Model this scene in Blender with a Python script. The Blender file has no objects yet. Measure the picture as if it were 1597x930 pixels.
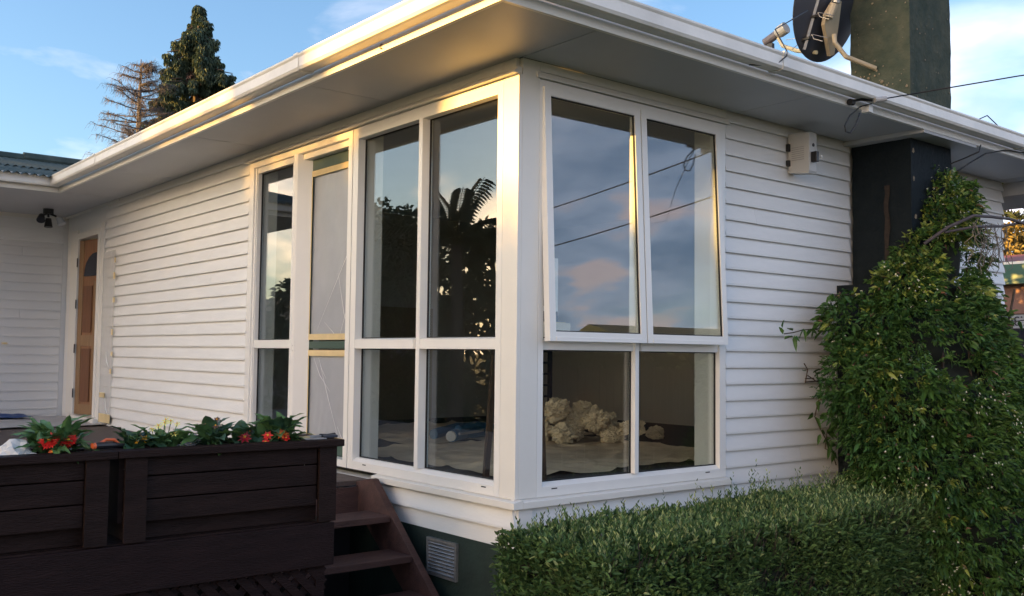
import bpy, math, random
import numpy as np
from mathutils import Vector, Matrix, noise
random.seed(7); RNG = np.random.default_rng(7)
PI = math.pi
S = bpy.context.scene
COL = S.collection

# ---------------------------------------------------------------- camera
cd = bpy.data.cameras.new('camera'); cam = bpy.data.objects.new('camera', cd); COL.objects.link(cam)
S.camera = cam
yaw, pitch, roll = 0.8835, 0.0574, 0.0111
fwd = Vector((-math.sin(yaw)*math.cos(pitch), math.cos(yaw)*math.cos(pitch), math.sin(pitch)))
rt = Vector((math.cos(yaw), math.sin(yaw), 0)); up = rt.cross(fwd)
r2 = rt*math.cos(roll)+up*math.sin(roll); u2 = -rt*math.sin(roll)+up*math.cos(roll)
M = Matrix((( r2.x, u2.x, -fwd.x, 3.8627), (r2.y, u2.y, -fwd.y, -3.2028), (r2.z, u2.z, -fwd.z, 0.7408), (0,0,0,1)))
cam.matrix_world = M
cd.sensor_width = 36; cd.lens = 1523.24/1597*36; cd.clip_end = 6000; cd.clip_start = 0.05
S.render.resolution_x = 1024; S.render.resolution_y = 596

# ---------------------------------------------------------------- light
SUN_EL, SUN_AZ = math.radians(7.5), math.radians(25)      # azimuth measured from -Y towards -X
sdir = Vector((-math.sin(SUN_AZ)*math.cos(SUN_EL), -math.cos(SUN_AZ)*math.cos(SUN_EL), math.sin(SUN_EL)))
sl = bpy.data.lights.new('sun', 'SUN'); sl.energy = 5.8; sl.angle = math.radians(0.53); sl.color = (1.0, 0.52, 0.12)
so = bpy.data.objects.new('sun', sl); COL.objects.link(so)
so.rotation_euler = (-sdir).to_track_quat('-Z', 'Y').to_euler()
W = bpy.data.worlds.new('World'); S.world = W; W.use_nodes = True
nt = W.node_tree; nt.nodes.clear()
def N(nt, t, **k):
    n = nt.nodes.new(t)
    for a, b in k.items(): setattr(n, a, b)
    return n
out = N(nt, 'ShaderNodeOutputWorld'); bg = N(nt, 'ShaderNodeBackground'); bg.inputs[1].default_value = 0.115
sky = N(nt, 'ShaderNodeTexSky', sky_type='NISHITA', sun_disc=False)
sky.sun_elevation = SUN_EL; sky.sun_rotation = math.atan2(sdir.x, sdir.y)
sky.altitude = 50; sky.air_density = 1.0; sky.dust_density = 1.8; sky.ozone_density = 1.6
tc = N(nt, 'ShaderNodeTexCoord'); sep = N(nt, 'ShaderNodeSeparateXYZ')
nt.links.new(tc.outputs['Generated'], sep.inputs[0])
zz = N(nt, 'ShaderNodeMath', operation='MAXIMUM'); nt.links.new(sep.outputs[2], zz.inputs[0]); zz.inputs[1].default_value = 0.0
za = N(nt, 'ShaderNodeMath', operation='ADD'); nt.links.new(zz.outputs[0], za.inputs[0]); za.inputs[1].default_value = 0.22
dv = N(nt, 'ShaderNodeVectorMath', operation='DIVIDE'); cb = N(nt, 'ShaderNodeCombineXYZ')
for i in range(3): nt.links.new(za.outputs[0], cb.inputs[i])
nt.links.new(tc.outputs['Generated'], dv.inputs[0]); nt.links.new(cb.outputs[0], dv.inputs[1])
mp = N(nt, 'ShaderNodeMapping'); mp.inputs['Scale'].default_value = (1.15, 1.15, 1.5); mp.inputs['Location'].default_value = (3.1, 1.7, 0)
nt.links.new(dv.outputs[0], mp.inputs[0])
nz = N(nt, 'ShaderNodeTexNoise'); nz.inputs['Scale'].default_value = 1.25; nz.inputs['Detail'].default_value = 7; nz.inputs['Roughness'].default_value = 0.52; nz.inputs['Distortion'].default_value = 0.35
nt.links.new(mp.outputs[0], nz.inputs['Vector'])
# more cloud towards the east (+X), a clearer sky in the north-west
dt = N(nt, 'ShaderNodeVectorMath', operation='DOT_PRODUCT'); dt.inputs[1].default_value = (0.75, 0.25, -0.45)
nt.links.new(tc.outputs['Generated'], dt.inputs[0])
ml = N(nt, 'ShaderNodeMath', operation='MULTIPLY_ADD'); nt.links.new(dt.outputs['Value'], ml.inputs[0]); ml.inputs[1].default_value = 0.22; nt.links.new(nz.outputs['Fac'], ml.inputs[2])
d2 = N(nt, 'ShaderNodeVectorMath', operation='DOT_PRODUCT'); d2.inputs[1].default_value = (0.75, 0.66, 0); nt.links.new(tc.outputs['Generated'], d2.inputs[0])
e2 = N(nt, 'ShaderNodeMapRange'); e2.inputs['From Min'].default_value = 0.1; e2.inputs['From Max'].default_value = 0.8; nt.links.new(d2.outputs['Value'], e2.inputs[0])
h2 = N(nt, 'ShaderNodeMapRange'); h2.inputs['From Min'].default_value = 0.55; h2.inputs['From Max'].default_value = 0.05; nt.links.new(sep.outputs[2], h2.inputs[0])
m2 = N(nt, 'ShaderNodeMath', operation='MULTIPLY'); nt.links.new(e2.outputs[0], m2.inputs[0]); nt.links.new(h2.outputs[0], m2.inputs[1])
a2 = N(nt, 'ShaderNodeMath', operation='MULTIPLY_ADD'); nt.links.new(m2.outputs[0], a2.inputs[0]); a2.inputs[1].default_value = 0.10; nt.links.new(ml.outputs[0], a2.inputs[2])
a3 = N(nt, 'ShaderNodeMath', operation='MULTIPLY_ADD'); nt.links.new(h2.outputs[0], a3.inputs[0]); a3.inputs[1].default_value = 0.19; nt.links.new(a2.outputs[0], a3.inputs[2])
d4 = N(nt, 'ShaderNodeVectorMath', operation='DOT_PRODUCT'); d4.inputs[1].default_value = (sdir.x, sdir.y, 0); nt.links.new(tc.outputs['Generated'], d4.inputs[0])
e4 = N(nt, 'ShaderNodeMapRange'); e4.inputs['From Min'].default_value = 0.35; e4.inputs['From Max'].default_value = 1.0; nt.links.new(d4.outputs['Value'], e4.inputs[0])
m4 = N(nt, 'ShaderNodeMath', operation='MULTIPLY'); nt.links.new(e4.outputs[0], m4.inputs[0]); nt.links.new(h2.outputs[0], m4.inputs[1])
a4 = N(nt, 'ShaderNodeMath', operation='MULTIPLY_ADD'); nt.links.new(m4.outputs[0], a4.inputs[0]); a4.inputs[1].default_value = 0.12; nt.links.new(a3.outputs[0], a4.inputs[2]); ml = a4
cr = N(nt, 'ShaderNodeValToRGB'); cr.color_ramp.elements[0].position = 0.49; cr.color_ramp.elements[1].position = 0.76
cr.color_ramp.elements[0].color = (0,0,0,1); cr.color_ramp.elements[1].color = (0.85,0.85,0.85,1)
nt.links.new(ml.outputs[0], cr.inputs[0])
nz2 = N(nt, 'ShaderNodeTexNoise'); nz2.inputs['Scale'].default_value = 2.6; nz2.inputs['Detail'].default_value = 5
nt.links.new(mp.outputs[0], nz2.inputs['Vector'])
cc = N(nt, 'ShaderNodeValToRGB'); cc.color_ramp.elements[0].position = 0.38; cc.color_ramp.elements[1].position = 0.62
cc.color_ramp.elements[0].color = (1.35,2.0,3.1,1); cc.color_ramp.elements[1].color = (5.6,4.5,4.5,1); ce = cc.color_ramp.elements.new(0.55); ce.color = (3.3,3.9,5.1,1)
nt.links.new(nz2.outputs['Fac'], cc.inputs[0])
wc = N(nt, 'ShaderNodeValToRGB'); wc.color_ramp.elements[0].position = 0.3; wc.color_ramp.elements[1].position = 0.6
wc.color_ramp.elements[0].color = (4.0,3.55,3.7,1); wc.color_ramp.elements[1].color = (5.9,5.3,5.1,1); nt.links.new(nz2.outputs['Fac'], wc.inputs[0])
e3 = N(nt, 'ShaderNodeMapRange'); e3.inputs['From Min'].default_value = -0.15; e3.inputs['From Max'].default_value = 0.55; nt.links.new(d2.outputs['Value'], e3.inputs[0])
w4 = N(nt, 'ShaderNodeMixRGB'); nt.links.new(e4.outputs[0], w4.inputs[0]); nt.links.new(wc.outputs[0], w4.inputs[1]); w4.inputs[2].default_value = (40,26.5,14.5,1)
cm_ = N(nt, 'ShaderNodeMixRGB'); nt.links.new(e3.outputs[0], cm_.inputs[0]); nt.links.new(w4.outputs[0], cm_.inputs[1]); nt.links.new(cc.outputs[0], cm_.inputs[2]); cc = cm_
mx = N(nt, 'ShaderNodeMixRGB'); nt.links.new(cr.outputs[0], mx.inputs[0]); tint = N(nt, 'ShaderNodeMixRGB', blend_type='MULTIPLY'); tint.inputs[0].default_value = 1; tint.inputs[2].default_value = (0.80,0.95,1.14,1); nt.links.new(sky.outputs[0], tint.inputs[1]); nt.links.new(tint.outputs[0], mx.inputs[1]); nt.links.new(cc.outputs[0], mx.inputs[2])
nt.links.new(mx.outputs[0], bg.inputs[0]); nt.links.new(bg.outputs[0], out.inputs[0])
S.view_settings.view_transform = 'Standard'; S.view_settings.look = 'None'
S.view_settings.exposure = 1.8; S.view_settings.gamma = 1
S.render.engine = 'CYCLES'
S.cycles.max_bounces = 10; S.cycles.transparent_max_bounces = 16; S.cycles.glossy_bounces = 4

# ---------------------------------------------------------------- materials
def mat(name, col, rough=0.6, var=0.08, scale=6.0, bump=0.0, bscale=40.0, metal=0.0, stretch=(1,1,1), col2=None, spec=0.5, island=0.0, trans=0.0, coat=0.0):
    m = bpy.data.materials.new(name); m.use_nodes = True; t = m.node_tree
    b = t.nodes['Principled BSDF']; b.inputs['Roughness'].default_value = rough; b.inputs['Metallic'].default_value = metal
    b.inputs['Specular IOR Level'].default_value = spec
    if coat: b.inputs['Coat Weight'].default_value = coat
    g = N(t, 'ShaderNodeTexCoord'); mp = N(t, 'ShaderNodeMapping'); mp.inputs['Scale'].default_value = stretch
    t.links.new(g.outputs['Object'], mp.inputs[0])
    n = N(t, 'ShaderNodeTexNoise'); n.inputs['Scale'].default_value = scale; n.inputs['Detail'].default_value = 6; n.inputs['Roughness'].default_value = 0.62
    t.links.new(mp.outputs[0], n.inputs['Vector'])
    r = N(t, 'ShaderNodeValToRGB'); r.color_ramp.elements[0].position = 0.3; r.color_ramp.elements[1].position = 0.7
    c2 = col2 if col2 else tuple(min(1, c*(1+var)) for c in col); c1 = col if col2 else tuple(c*(1-var) for c in col)
    r.color_ramp.elements[0].color = (*c1, 1); r.color_ramp.elements[1].color = (*c2, 1)
    t.links.new(n.outputs['Fac'], r.inputs[0]); last = r.outputs[0]
    if island:
        ge = N(t, 'ShaderNodeNewGeometry'); rr = N(t, 'ShaderNodeMapRange'); rr.inputs['To Min'].default_value = 1-island; rr.inputs['To Max'].default_value = 1+island
        t.links.new(ge.outputs['Random Per Island'], rr.inputs[0])
        vm = N(t, 'ShaderNodeVectorMath', operation='SCALE'); t.links.new(last, vm.inputs[0]); t.links.new(rr.outputs[0], vm.inputs['Scale']); last = vm.outputs[0]
    t.links.new(last, b.inputs['Base Color'])
    if bump:
        n2 = N(t, 'ShaderNodeTexNoise'); n2.inputs['Scale'].default_value = bscale; n2.inputs['Detail'].default_value = 5
        t.links.new(mp.outputs[0], n2.inputs['Vector'])
        bm_ = N(t, 'ShaderNodeBump'); bm_.inputs['Strength'].default_value = bump; bm_.inputs['Distance'].default_value = 0.01
        t.links.new(n2.outputs['Fac'], bm_.inputs['Height']); t.links.new(bm_.outputs[0], b.inputs['Normal'])
    if trans:
        tr = N(t, 'ShaderNodeBsdfTranslucent'); t.links.new(last, tr.inputs[0]); mxs = N(t, 'ShaderNodeMixShader'); mxs.inputs[0].default_value = trans
        o = t.nodes['Material Output']; t.links.new(b.outputs[0], mxs.inputs[1]); t.links.new(tr.outputs[0], mxs.inputs[2]); t.links.new(mxs.outputs[0], o.inputs[0])
    return m
def glassmat(name, f0=0.088, tint=(0.9,0.93,0.92)):
    m = bpy.data.materials.new(name); m.use_nodes = True; t = m.node_tree; t.nodes.clear()
    o = N(t, 'ShaderNodeOutputMaterial'); ge = N(t, 'ShaderNodeNewGeometry'); dp = N(t, 'ShaderNodeVectorMath', operation='DOT_PRODUCT')
    t.links.new(ge.outputs['Incoming'], dp.inputs[0]); t.links.new(ge.outputs['Normal'], dp.inputs[1])
    ab = N(t, 'ShaderNodeMath', operation='ABSOLUTE'); t.links.new(dp.outputs['Value'], ab.inputs[0])
    om = N(t, 'ShaderNodeMath', operation='SUBTRACT'); om.inputs[0].default_value = 1; t.links.new(ab.outputs[0], om.inputs[1])
    pw = N(t, 'ShaderNodeMath', operation='POWER'); t.links.new(om.outputs[0], pw.inputs[0]); pw.inputs[1].default_value = 5
    f = N(t, 'ShaderNodeMath', operation='MULTIPLY_ADD'); t.links.new(pw.outputs[0], f.inputs[0]); f.inputs[1].default_value = 1-f0; f.inputs[2].default_value = f0
    a = N(t, 'ShaderNodeBsdfTransparent'); a.inputs[0].default_value = (*tint, 1); g = N(t, 'ShaderNodeBsdfGlossy'); g.inputs['Roughness'].default_value = 0.0
    g.inputs[0].default_value = (0.95,0.96,1,1)
    x = N(t, 'ShaderNodeMixShader'); t.links.new(f.outputs[0], x.inputs[0]); t.links.new(a.outputs[0], x.inputs[1]); t.links.new(g.outputs[0], x.inputs[2]); t.links.new(x.outputs[0], o.inputs[0])
    return m
def filmmat(name, col, alpha, rough=0.35):
    m = mat(name, col, rough, 0.06, 5, 0.25, 14); t = m.node_tree; b = t.nodes['Principled BSDF']
    o = t.nodes['Material Output']; tr = N(t, 'ShaderNodeBsdfTransparent'); x = N(t, 'ShaderNodeMixShader'); x.inputs[0].default_value = alpha
    t.links.new(tr.outputs[0], x.inputs[1]); t.links.new(b.outputs[0], x.inputs[2]); t.links.new(x.outputs[0], o.inputs[0]); return m
WHITE = mat('white_paint', (0.775,0.775,0.765), 0.45, 0.035, 1.7, 0.12, 30, stretch=(1,1,5))
BOARD = mat('weatherboard_paint', (0.775,0.775,0.765), 0.5, 0.045, 2.3, 0.16, 22, stretch=(1,1,4), island=0.02)
TRIM = mat('trim_paint', (0.76,0.74,0.69), 0.38, 0.03, 3, 0.08, 25)
UPVC = mat('window_frame_white', (0.80,0.79,0.76), 0.28, 0.02, 4)
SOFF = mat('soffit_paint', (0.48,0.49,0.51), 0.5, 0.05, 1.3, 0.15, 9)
GUT = mat('gutter_paint', (0.72,0.69,0.63), 0.36, 0.13, 2.5, 0.1, 20)
GLASS = glassmat('window_glass')
DGREEN = mat('dark_green_plinth', (0.012,0.026,0.02), 0.75, 0.3, 5, 0.4, 30)
GREENF = mat('green_door_paint', (0.045,0.085,0.065), 0.45, 0.12, 8, 0.1)
TAPE = mat('masking_tape', (0.66,0.52,0.28), 0.7, 0.08, 12, 0.2, 60)
FILM = filmmat('masking_film', (0.45,0.475,0.52), 0.80, 0.28)
FILM2 = filmmat('thin_plastic_film', (0.62,0.63,0.64), 0.30, 0.3)
FILM3 = filmmat('cloudy_plastic_film', (0.66,0.65,0.63), 0.36, 0.3)
CREASE = mat('film_crease', (0.78,0.78,0.78), 0.3, 0.02)
BROWN = mat('brown_stained_timber', (0.018,0.0095,0.008), 0.62, 0.35, 5, 0.5, 40, stretch=(6,1,6), spec=.15)
BROWNY = mat('brown_stained_timber_grain', (0.016,0.008,0.008), 0.62, 0.3, 5, 0.5, 40, stretch=(6,1,6), spec=.15)
DECKM = mat('brown_decking', (0.085,0.062,0.054), 0.6, 0.2, 4, 0.35, 50, stretch=(8,1,1))
TREAD = mat('worn_red_brown_tread', (0.050,0.022,0.018), 0.7, 0.35, 4, 0.5, 30, stretch=(5,1,5), col2=(0.095,0.045,0.036))
BLACK = mat('black_plastic', (0.012,0.012,0.014), 0.4, 0.2)
RUBBER = mat('glazing_gasket', (0.01,0.01,0.01), 0.6, 0.1)
CHIM = mat('mossy_chimney_render', (0.035,0.052,0.043), 0.95, 0.3, 7, 1.0, 28, col2=(0.085,0.092,0.068), spec=.2)
CHIMD = mat('dark_green_chimney_paint', (0.004,0.009,0.013), 0.8, 0.3, 9, 1.0, 28, col2=(0.008,0.014,0.018), spec=.25)
LICH = mat('lichen', (0.21,0.17,0.12), 0.95, 0.3, 30, 0.8, 60)
STEEL = mat('galvanised_steel', (0.42,0.41,0.40), 0.42, 0.18, 22, 0.3, 60, metal=0.75)
DISHM = mat('dark_grey_dish', (0.045,0.05,0.065), 0.45, 0.15, 6)
CREAMM = mat('cream_metal', (0.46,0.38,0.26), 0.45, 0.1, 9)
ROOFM = mat('weathered_green_roof_iron', (0.022,0.04,0.038), 0.7, 0.3, 3.5, 0.3, 20, col2=(0.07,0.09,0.08), spec=.25)
WALLIN = mat('interior_plaster', (0.45,0.43,0.40), 0.8, 0.05, 2)
JAMBIN = mat('interior_jamb_paint', (0.72,0.71,0.68), 0.5, 0.03, 2)
CARPET = mat('dark_grey_carpet', (0.045,0.045,0.05), 0.95, 0.25, 60, 0.6, 150)
CLOTH = mat('beige_drop_cloth', (0.66,0.55,0.42), 0.9, 0.14, 5, 0.3, 90)
PAPER = mat('crumpled_masking_paper', (0.68,0.59,0.44), 0.75, 0.12, 9, 0.2, 40)
BLUEP = mat('blue_plastic', (0.02,0.12,0.24), 0.35, 0.15, 8)
WOOD = mat('varnished_timber', (0.26,0.12,0.05), 0.5, 0.2, 4, 0.1, 20, stretch=(10,10,1), coat=0.2)
WOODL = mat('pale_door_timber', (0.26,0.155,0.075), 0.5, 0.15, 4, 0.1, 20, stretch=(10,10,1))
WOODD = mat('red_brown_panel_timber', (0.16,0.065,0.026), 0.5, 0.2, 4, 0.1, 20, stretch=(10,10,1))  # door panels, a darker red-brown than the slab
HEDGE = mat('hedge_leaf', (0.055,0.115,0.036), 0.5, 0.3, 3.0, island=0.45, trans=0.18, col2=(0.125,0.20,0.07), spec=.25)
HEDGEY = mat('young_hedge_shoot', (0.32,0.38,0.15), 0.45, 0.25, 5.0, island=0.35, trans=0.25)
JASM = mat('creeper_leaf', (0.032,0.088,0.024), 0.42, 0.35, 2.0, island=0.45, trans=0.15, col2=(0.082,0.165,0.038), spec=.3)
JASMY = mat('young_creeper_leaf', (0.26,0.32,0.07), 0.35, 0.3, 5.0, island=0.3, trans=0.2)
BLOOMW = mat('white_blossom', (0.72,0.72,0.60), 0.6, 0.1)
BARK = mat('bark', (0.075,0.055,0.042), 0.9, 0.3, 12, 0.8, 30, stretch=(3,3,1))
TWIG = mat('dead_twig', (0.095,0.085,0.085), 0.9, 0.25, 5, island=0.3)
CORE = mat('dark_core_fill', (0.012,0.015,0.008), 0.95, 0.4, 8)  # dark filler body inside foliage, coloured like its shaded depth
CONI = mat('conifer_foliage', (0.028,0.055,0.034), 0.7, 0.35, 0.8, island=0.45, trans=0.1, col2=(0.075,0.105,0.055))
CONIB = mat('browned_conifer_foliage', (0.15,0.085,0.06), 0.8, 0.3, 1, island=0.4)
LEAFD = mat('dense_tree_leaf', (0.055,0.085,0.038), 0.55, 0.3, 1, island=0.45, trans=0.2)
PALMM = mat('palm_frond', (0.06,0.07,0.03), 0.5, 0.25, 2, island=0.3, trans=0.2)
YELB = mat('yellow_shrub_leaf', (0.20,0.16,0.05), 0.6, 0.25, 2, island=0.4, trans=0.3)
PLGREEN = mat('flower_leaf', (0.09,0.18,0.06), 0.45, 0.3, 18, 0.2, 60, island=0.3, trans=0.15)
PLDARK = mat('dark_flower_leaf', (0.045,0.10,0.05), 0.45, 0.3, 18, 0.3, 60, island=0.3)
REDP = mat('red_petal', (0.62,0.02,0.015), 0.5, 0.2, 20, island=0.25)
DREDP = mat('deep_red_petal', (0.30,0.008,0.02), 0.5, 0.2, 20, island=0.25)
ORP = mat('orange_petal', (0.75,0.13,0.02), 0.5, 0.2, 20, island=0.2)
YELP = mat('yellow_petal', (0.70,0.68,0.20), 0.55, 0.15, 20, island=0.2)
GOLDP = mat('golden_petal', (0.70,0.33,0.02), 0.5, 0.2, 20, island=0.2)
BRP = mat('faded_brown_petal', (0.13,0.075,0.055), 0.8, 0.3, 20, island=0.3)
ORANGE = mat('orange_grip', (0.75,0.14,0.04), 0.45, 0.1)
ROCK = mat('white_marbled_stone', (0.55,0.54,0.50), 0.7, 0.3, 14, 0.6, 18, col2=(0.72,0.71,0.67))
SOIL = mat('potting_soil', (0.025,0.017,0.012), 0.95, 0.4, 30, 1.0, 60)
GRASSM = mat('lawn', (0.06,0.09,0.03), 0.9, 0.3, 0.8, 0.6, 25)
PAVE = mat('asphalt_path', (0.055,0.055,0.06), 0.9, 0.2, 30, 0.6, 80)
EARTH = mat('garden_bed_earth', (0.045,0.032,0.024), 0.95, 0.35, 14, 1.0, 40)
SALMON = mat('salmon_wall_paint', (0.20,0.115,0.10), 0.8, 0.06, 3, 0.2, 40)
GREENB = mat('green_fascia_paint', (0.025,0.10,0.08), 0.5, 0.1, 4)
REDR = mat('red_roof_tile', (0.20,0.05,0.04), 0.7, 0.2, 5)
GATEM = mat('dark_charcoal_panel', (0.022,0.022,0.032), 0.6, 0.2, 4)
FENCEM = mat('brown_fence_paling', (0.07,0.042,0.03), 0.85, 0.25, 5, 0.4, 30, stretch=(6,6,1))
SIGNM = mat('white_sign_board', (0.72,0.72,0.70), 0.5, 0.04)
INKM = mat('sign_lettering', (0.10,0.09,0.10), 0.6, 0.05)
HOOPM = mat('rusty_hoop', (0.07,0.055,0.055), 0.7, 0.3, 20)
BLUEC = mat('blue_tarpaulin', (0.03,0.07,0.20), 0.5, 0.2, 6, 0.3, 20)
GREYC = mat('grey_plastic_sheet', (0.42,0.42,0.43), 0.45, 0.12, 6, 0.3, 20)
MESHW = mat('dry_vine_wire', (0.16,0.14,0.12), 0.8, 0.3, 9)
LAMPG = mat('clear_lamp_glass', (0.6,0.62,0.66), 0.1, 0.02, spec=0.8)

# ---------------------------------------------------------------- helpers
def org(o):
    v = Vector((0,0,0))
    while o is not None: v += o.location; o = o.parent
    return v
def link(o, parent=None, kind=None, label=None, mats=None):
    COL.objects.link(o)
    if parent is not None: o.parent = parent
    if kind: o['kind'] = kind
    if label: o['label'] = label
    return o
def thing(name, label, cat, loc=(0,0,0), group=None):
    o = bpy.data.objects.new(name, None); COL.objects.link(o); o.location = loc; o.empty_display_size = 0.1
    o['label'] = label; o['category'] = cat
    if group: o['group'] = group
    return o
class MB:
    def __init__(s): s.v = []; s.f = []; s.smooth = False
    def add(s, vs, fs):
        n = len(s.v); s.v += [tuple(v) for v in vs]; s.f += [tuple(i+n for i in f) for f in fs]; return s
    def box(s, x0, y0, z0, x1, y1, z1, T=None):
        vs = [Vector((x,y,z)) for x in (x0,x1) for y in (y0,y1) for z in (z0,z1)]
        if T: vs = [T @ v for v in vs]
        return s.add(vs, [(0,1,3,2),(4,6,7,5),(0,4,5,1),(2,3,7,6),(0,2,6,4),(1,5,7,3)])
    def prism(s, poly, axis, a, b, T=None):
        # poly: list of 2D points in the two other axes, extruded along axis from a to b
        def p3(q, t): return {'x':(t,q[0],q[1]), 'y':(q[0],t,q[1]), 'z':(q[0],q[1],t)}[axis]
        n = len(poly); vs = [Vector(p3(q,a)) for q in poly]+[Vector(p3(q,b)) for q in poly]
        if T: vs = [T @ v for v in vs]
        return s.add(vs, [tuple(range(n))[::-1], tuple(range(n,2*n))]+[(i,(i+1)%n,n+(i+1)%n,n+i) for i in range(n)])
    def tube(s, pts, r, n=8, cap=True):
        pts = [Vector(p) for p in pts]; rs = r if isinstance(r,(list,tuple)) else [r]*len(pts)
        base = len(s.v); prev = None
        for i, p in enumerate(pts):
            d = (pts[min(i+1,len(pts)-1)]-pts[max(i-1,0)]).normalized()
            if prev is None: a = d.cross(Vector((0,0,1)));  a = a if a.length > .05 else d.cross(Vector((1,0,0)))
            else: a = prev - d*prev.dot(d)
            a.normalize(); prev = a; b = d.cross(a)
            for k in range(n):
                t = 2*PI*k/n; s.v.append(tuple(p+(a*math.cos(t)+b*math.sin(t))*rs[i]))
        for i in range(len(pts)-1):
            for k in range(n):
                s.f.append((base+i*n+k, base+i*n+(k+1)%n, base+(i+1)*n+(k+1)%n, base+(i+1)*n+k))
        if cap and n > 2:
            s.f.append(tuple(base+k for k in range(n))[::-1]); s.f.append(tuple(base+(len(pts)-1)*n+k for k in range(n)))
        return s
    def blob(s, c, r, sub=2, amp=0.15, fr=1.5, seed=0, sq=(1,1,1)):
        import bmesh
        b = bmesh.new(); bmesh.ops.create_icosphere(b, subdivisions=sub, radius=1)
        vs = []
        for v in b.verts:
            p = v.co.copy(); k = 1+amp*noise.noise(p*fr+Vector((seed*7.3,seed*1.9,seed)))*2
            vs.append(Vector(c)+Vector((p.x*sq[0],p.y*sq[1],p.z*sq[2]))*r*k)
        fs = [tuple(v.index for v in f.verts) for f in b.faces]; b.free(); return s.add(vs, fs)
    def grid(s, fn, nu, nv, closed=False):
        base = len(s.v)
        for i in range(nu+1):
            for j in range(nv+1): s.v.append(tuple(fn(i/nu, j/nv)))
        for i in range(nu):
            for j in range(nv):
                a = base+i*(nv+1)+j; s.f.append((a, a+nv+1, a+nv+2, a+1))
        return s
    def mesh(s, name, mats, o=(0,0,0)):
        me = bpy.data.meshes.new(name); o = Vector(o)
        me.from_pydata([tuple(Vector(v)-o) for v in s.v], [], s.f)
        for m in (mats if isinstance(mats,(list,tuple)) else [mats]): me.materials.append(m)
        if s.smooth: me.polygons.foreach_set('use_smooth', [True]*len(me.polygons))
        me.update(); return me
    def build(s, name, mats, parent=None, kind=None, label=None, bevel=0.0, fix=True):
        me = s.mesh(name, mats, org(parent) if parent else (0,0,0))
        if fix:
            import bmesh
            b = bmesh.new(); b.from_mesh(me); bmesh.ops.recalc_face_normals(b, faces=b.faces); b.to_mesh(me); b.free()
        o = bpy.data.objects.new(name, me); link(o, parent, kind, label)
        if bevel:
            md = o.modifiers.new('bevel','BEVEL'); md.width = bevel; md.segments = 2; md.limit_method = 'ANGLE'
        return o
def piece(name, me, parent, loc=(0,0,0), rot=(0,0,0), label=None):
    o = bpy.data.objects.new(name, me); link(o, parent, None, label); o.location = loc; o.rotation_euler = rot; return o
def npmesh(name, V, F, mats, midx=None, smooth=False):
    me = bpy.data.meshes.new(name); V = np.asarray(V, np.float32).reshape(-1,3); F = np.asarray(F, np.int32)
    k = F.shape[1]; me.vertices.add(len(V)); me.vertices.foreach_set('co', V.ravel())
    me.loops.add(F.size); me.loops.foreach_set('vertex_index', F.ravel())
    me.polygons.add(len(F)); me.polygons.foreach_set('loop_start', np.arange(0, F.size, k, dtype=np.int32)); me.polygons.foreach_set('loop_total', np.full(len(F), k, np.int32))
    for m in mats: me.materials.append(m)
    if midx is not None: me.polygons.foreach_set('material_index', np.asarray(midx, np.int32))
    me.update(calc_edges=True); me.validate(); return me
def nrm(a): return a/np.maximum(np.linalg.norm(a, axis=-1, keepdims=True), 1e-9)
def leafarr(C, D, L, Wd, fold=0.25, droop=0.15):
    n = len(C); D = nrm(D); R = RNG.normal(size=(n,3)); Sd = nrm(np.cross(D, R)); Nn = np.cross(Sd, D)
    sgn = np.where(Nn[:,2:3] < 0, -1.0, 1.0); Nn = Nn*sgn
    L = np.broadcast_to(np.asarray(L, float).reshape(-1,1), (n,1)); Wd = np.broadcast_to(np.asarray(Wd, float).reshape(-1,1), (n,1))
    dn = np.array([0,0,-1.0])
    b = C; l1 = C+D*L*.3+Sd*Wd*.5+Nn*Wd*fold; l2 = C+D*L*.68+Sd*Wd*.36+Nn*Wd*fold*.7+dn*L*droop*.4; tp = C+D*L+dn*L*droop
    r2_ = C+D*L*.68-Sd*Wd*.36+Nn*Wd*fold*.7+dn*L*droop*.4; r1 = C+D*L*.3-Sd*Wd*.5+Nn*Wd*fold
    V = np.stack([b,l1,l2,tp,r2_,r1], 1).reshape(-1,3); i = np.arange(n)[:,None]*6
    F = np.concatenate([i+np.array([[0,1,2,3]]), i+np.array([[0,3,4,5]])], 1).reshape(-1,4)
    return V, F
def leafobj(name, sets, parent, kind='stuff', label=None):
    # sets: list of (C, D, L, W, material, droop)
    Vs, Fs, Ms, mats, off = [], [], [], [], 0
    o0 = np.array(org(parent)) if parent else np.zeros(3)
    for k, (C, D, L, Wd, m, dr) in enumerate(sets):
        V, F = leafarr(np.asarray(C,float)-o0, np.asarray(D,float), L, Wd, droop=dr); Vs.append(V); Fs.append(F+off); off += len(V); Ms += [k]*len(F); mats.append(m)
    o = bpy.data.objects.new(name, npmesh(name, np.concatenate(Vs), np.concatenate(Fs), mats, Ms)); return link(o, parent, kind, label)
def sweep(path, prof, mb=None):
    # path: 2D points; prof: closed loop of (offset to the right of travel, z); mitred joints
    mb = mb or MB(); P = [Vector(p) for p in path]; n = len(prof); base = len(mb.v)
    for i, p in enumerate(P):
        d0 = (P[i]-P[i-1]).normalized() if i else (P[1]-P[0]).normalized(); d1 = (P[i+1]-P[i]).normalized() if i < len(P)-1 else d0
        n0 = Vector((d0.y,-d0.x)); n1 = Vector((d1.y,-d1.x)); m = (n0+n1); m = m/(m.dot(n0)) if m.length > 1e-6 else n0
        for (o, z) in prof: q = p+m*o; mb.v.append((q.x, q.y, z))
    for i in range(len(P)-1):
        for k in range(n): mb.f.append((base+i*n+k, base+i*n+(k+1)%n, base+(i+1)*n+(k+1)%n, base+(i+1)*n+k))
    mb.f.append(tuple(base+k for k in range(n))); mb.f.append(tuple(base+(len(P)-1)*n+k for k in range(n))[::-1]); return mb

GZ = -0.95
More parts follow.
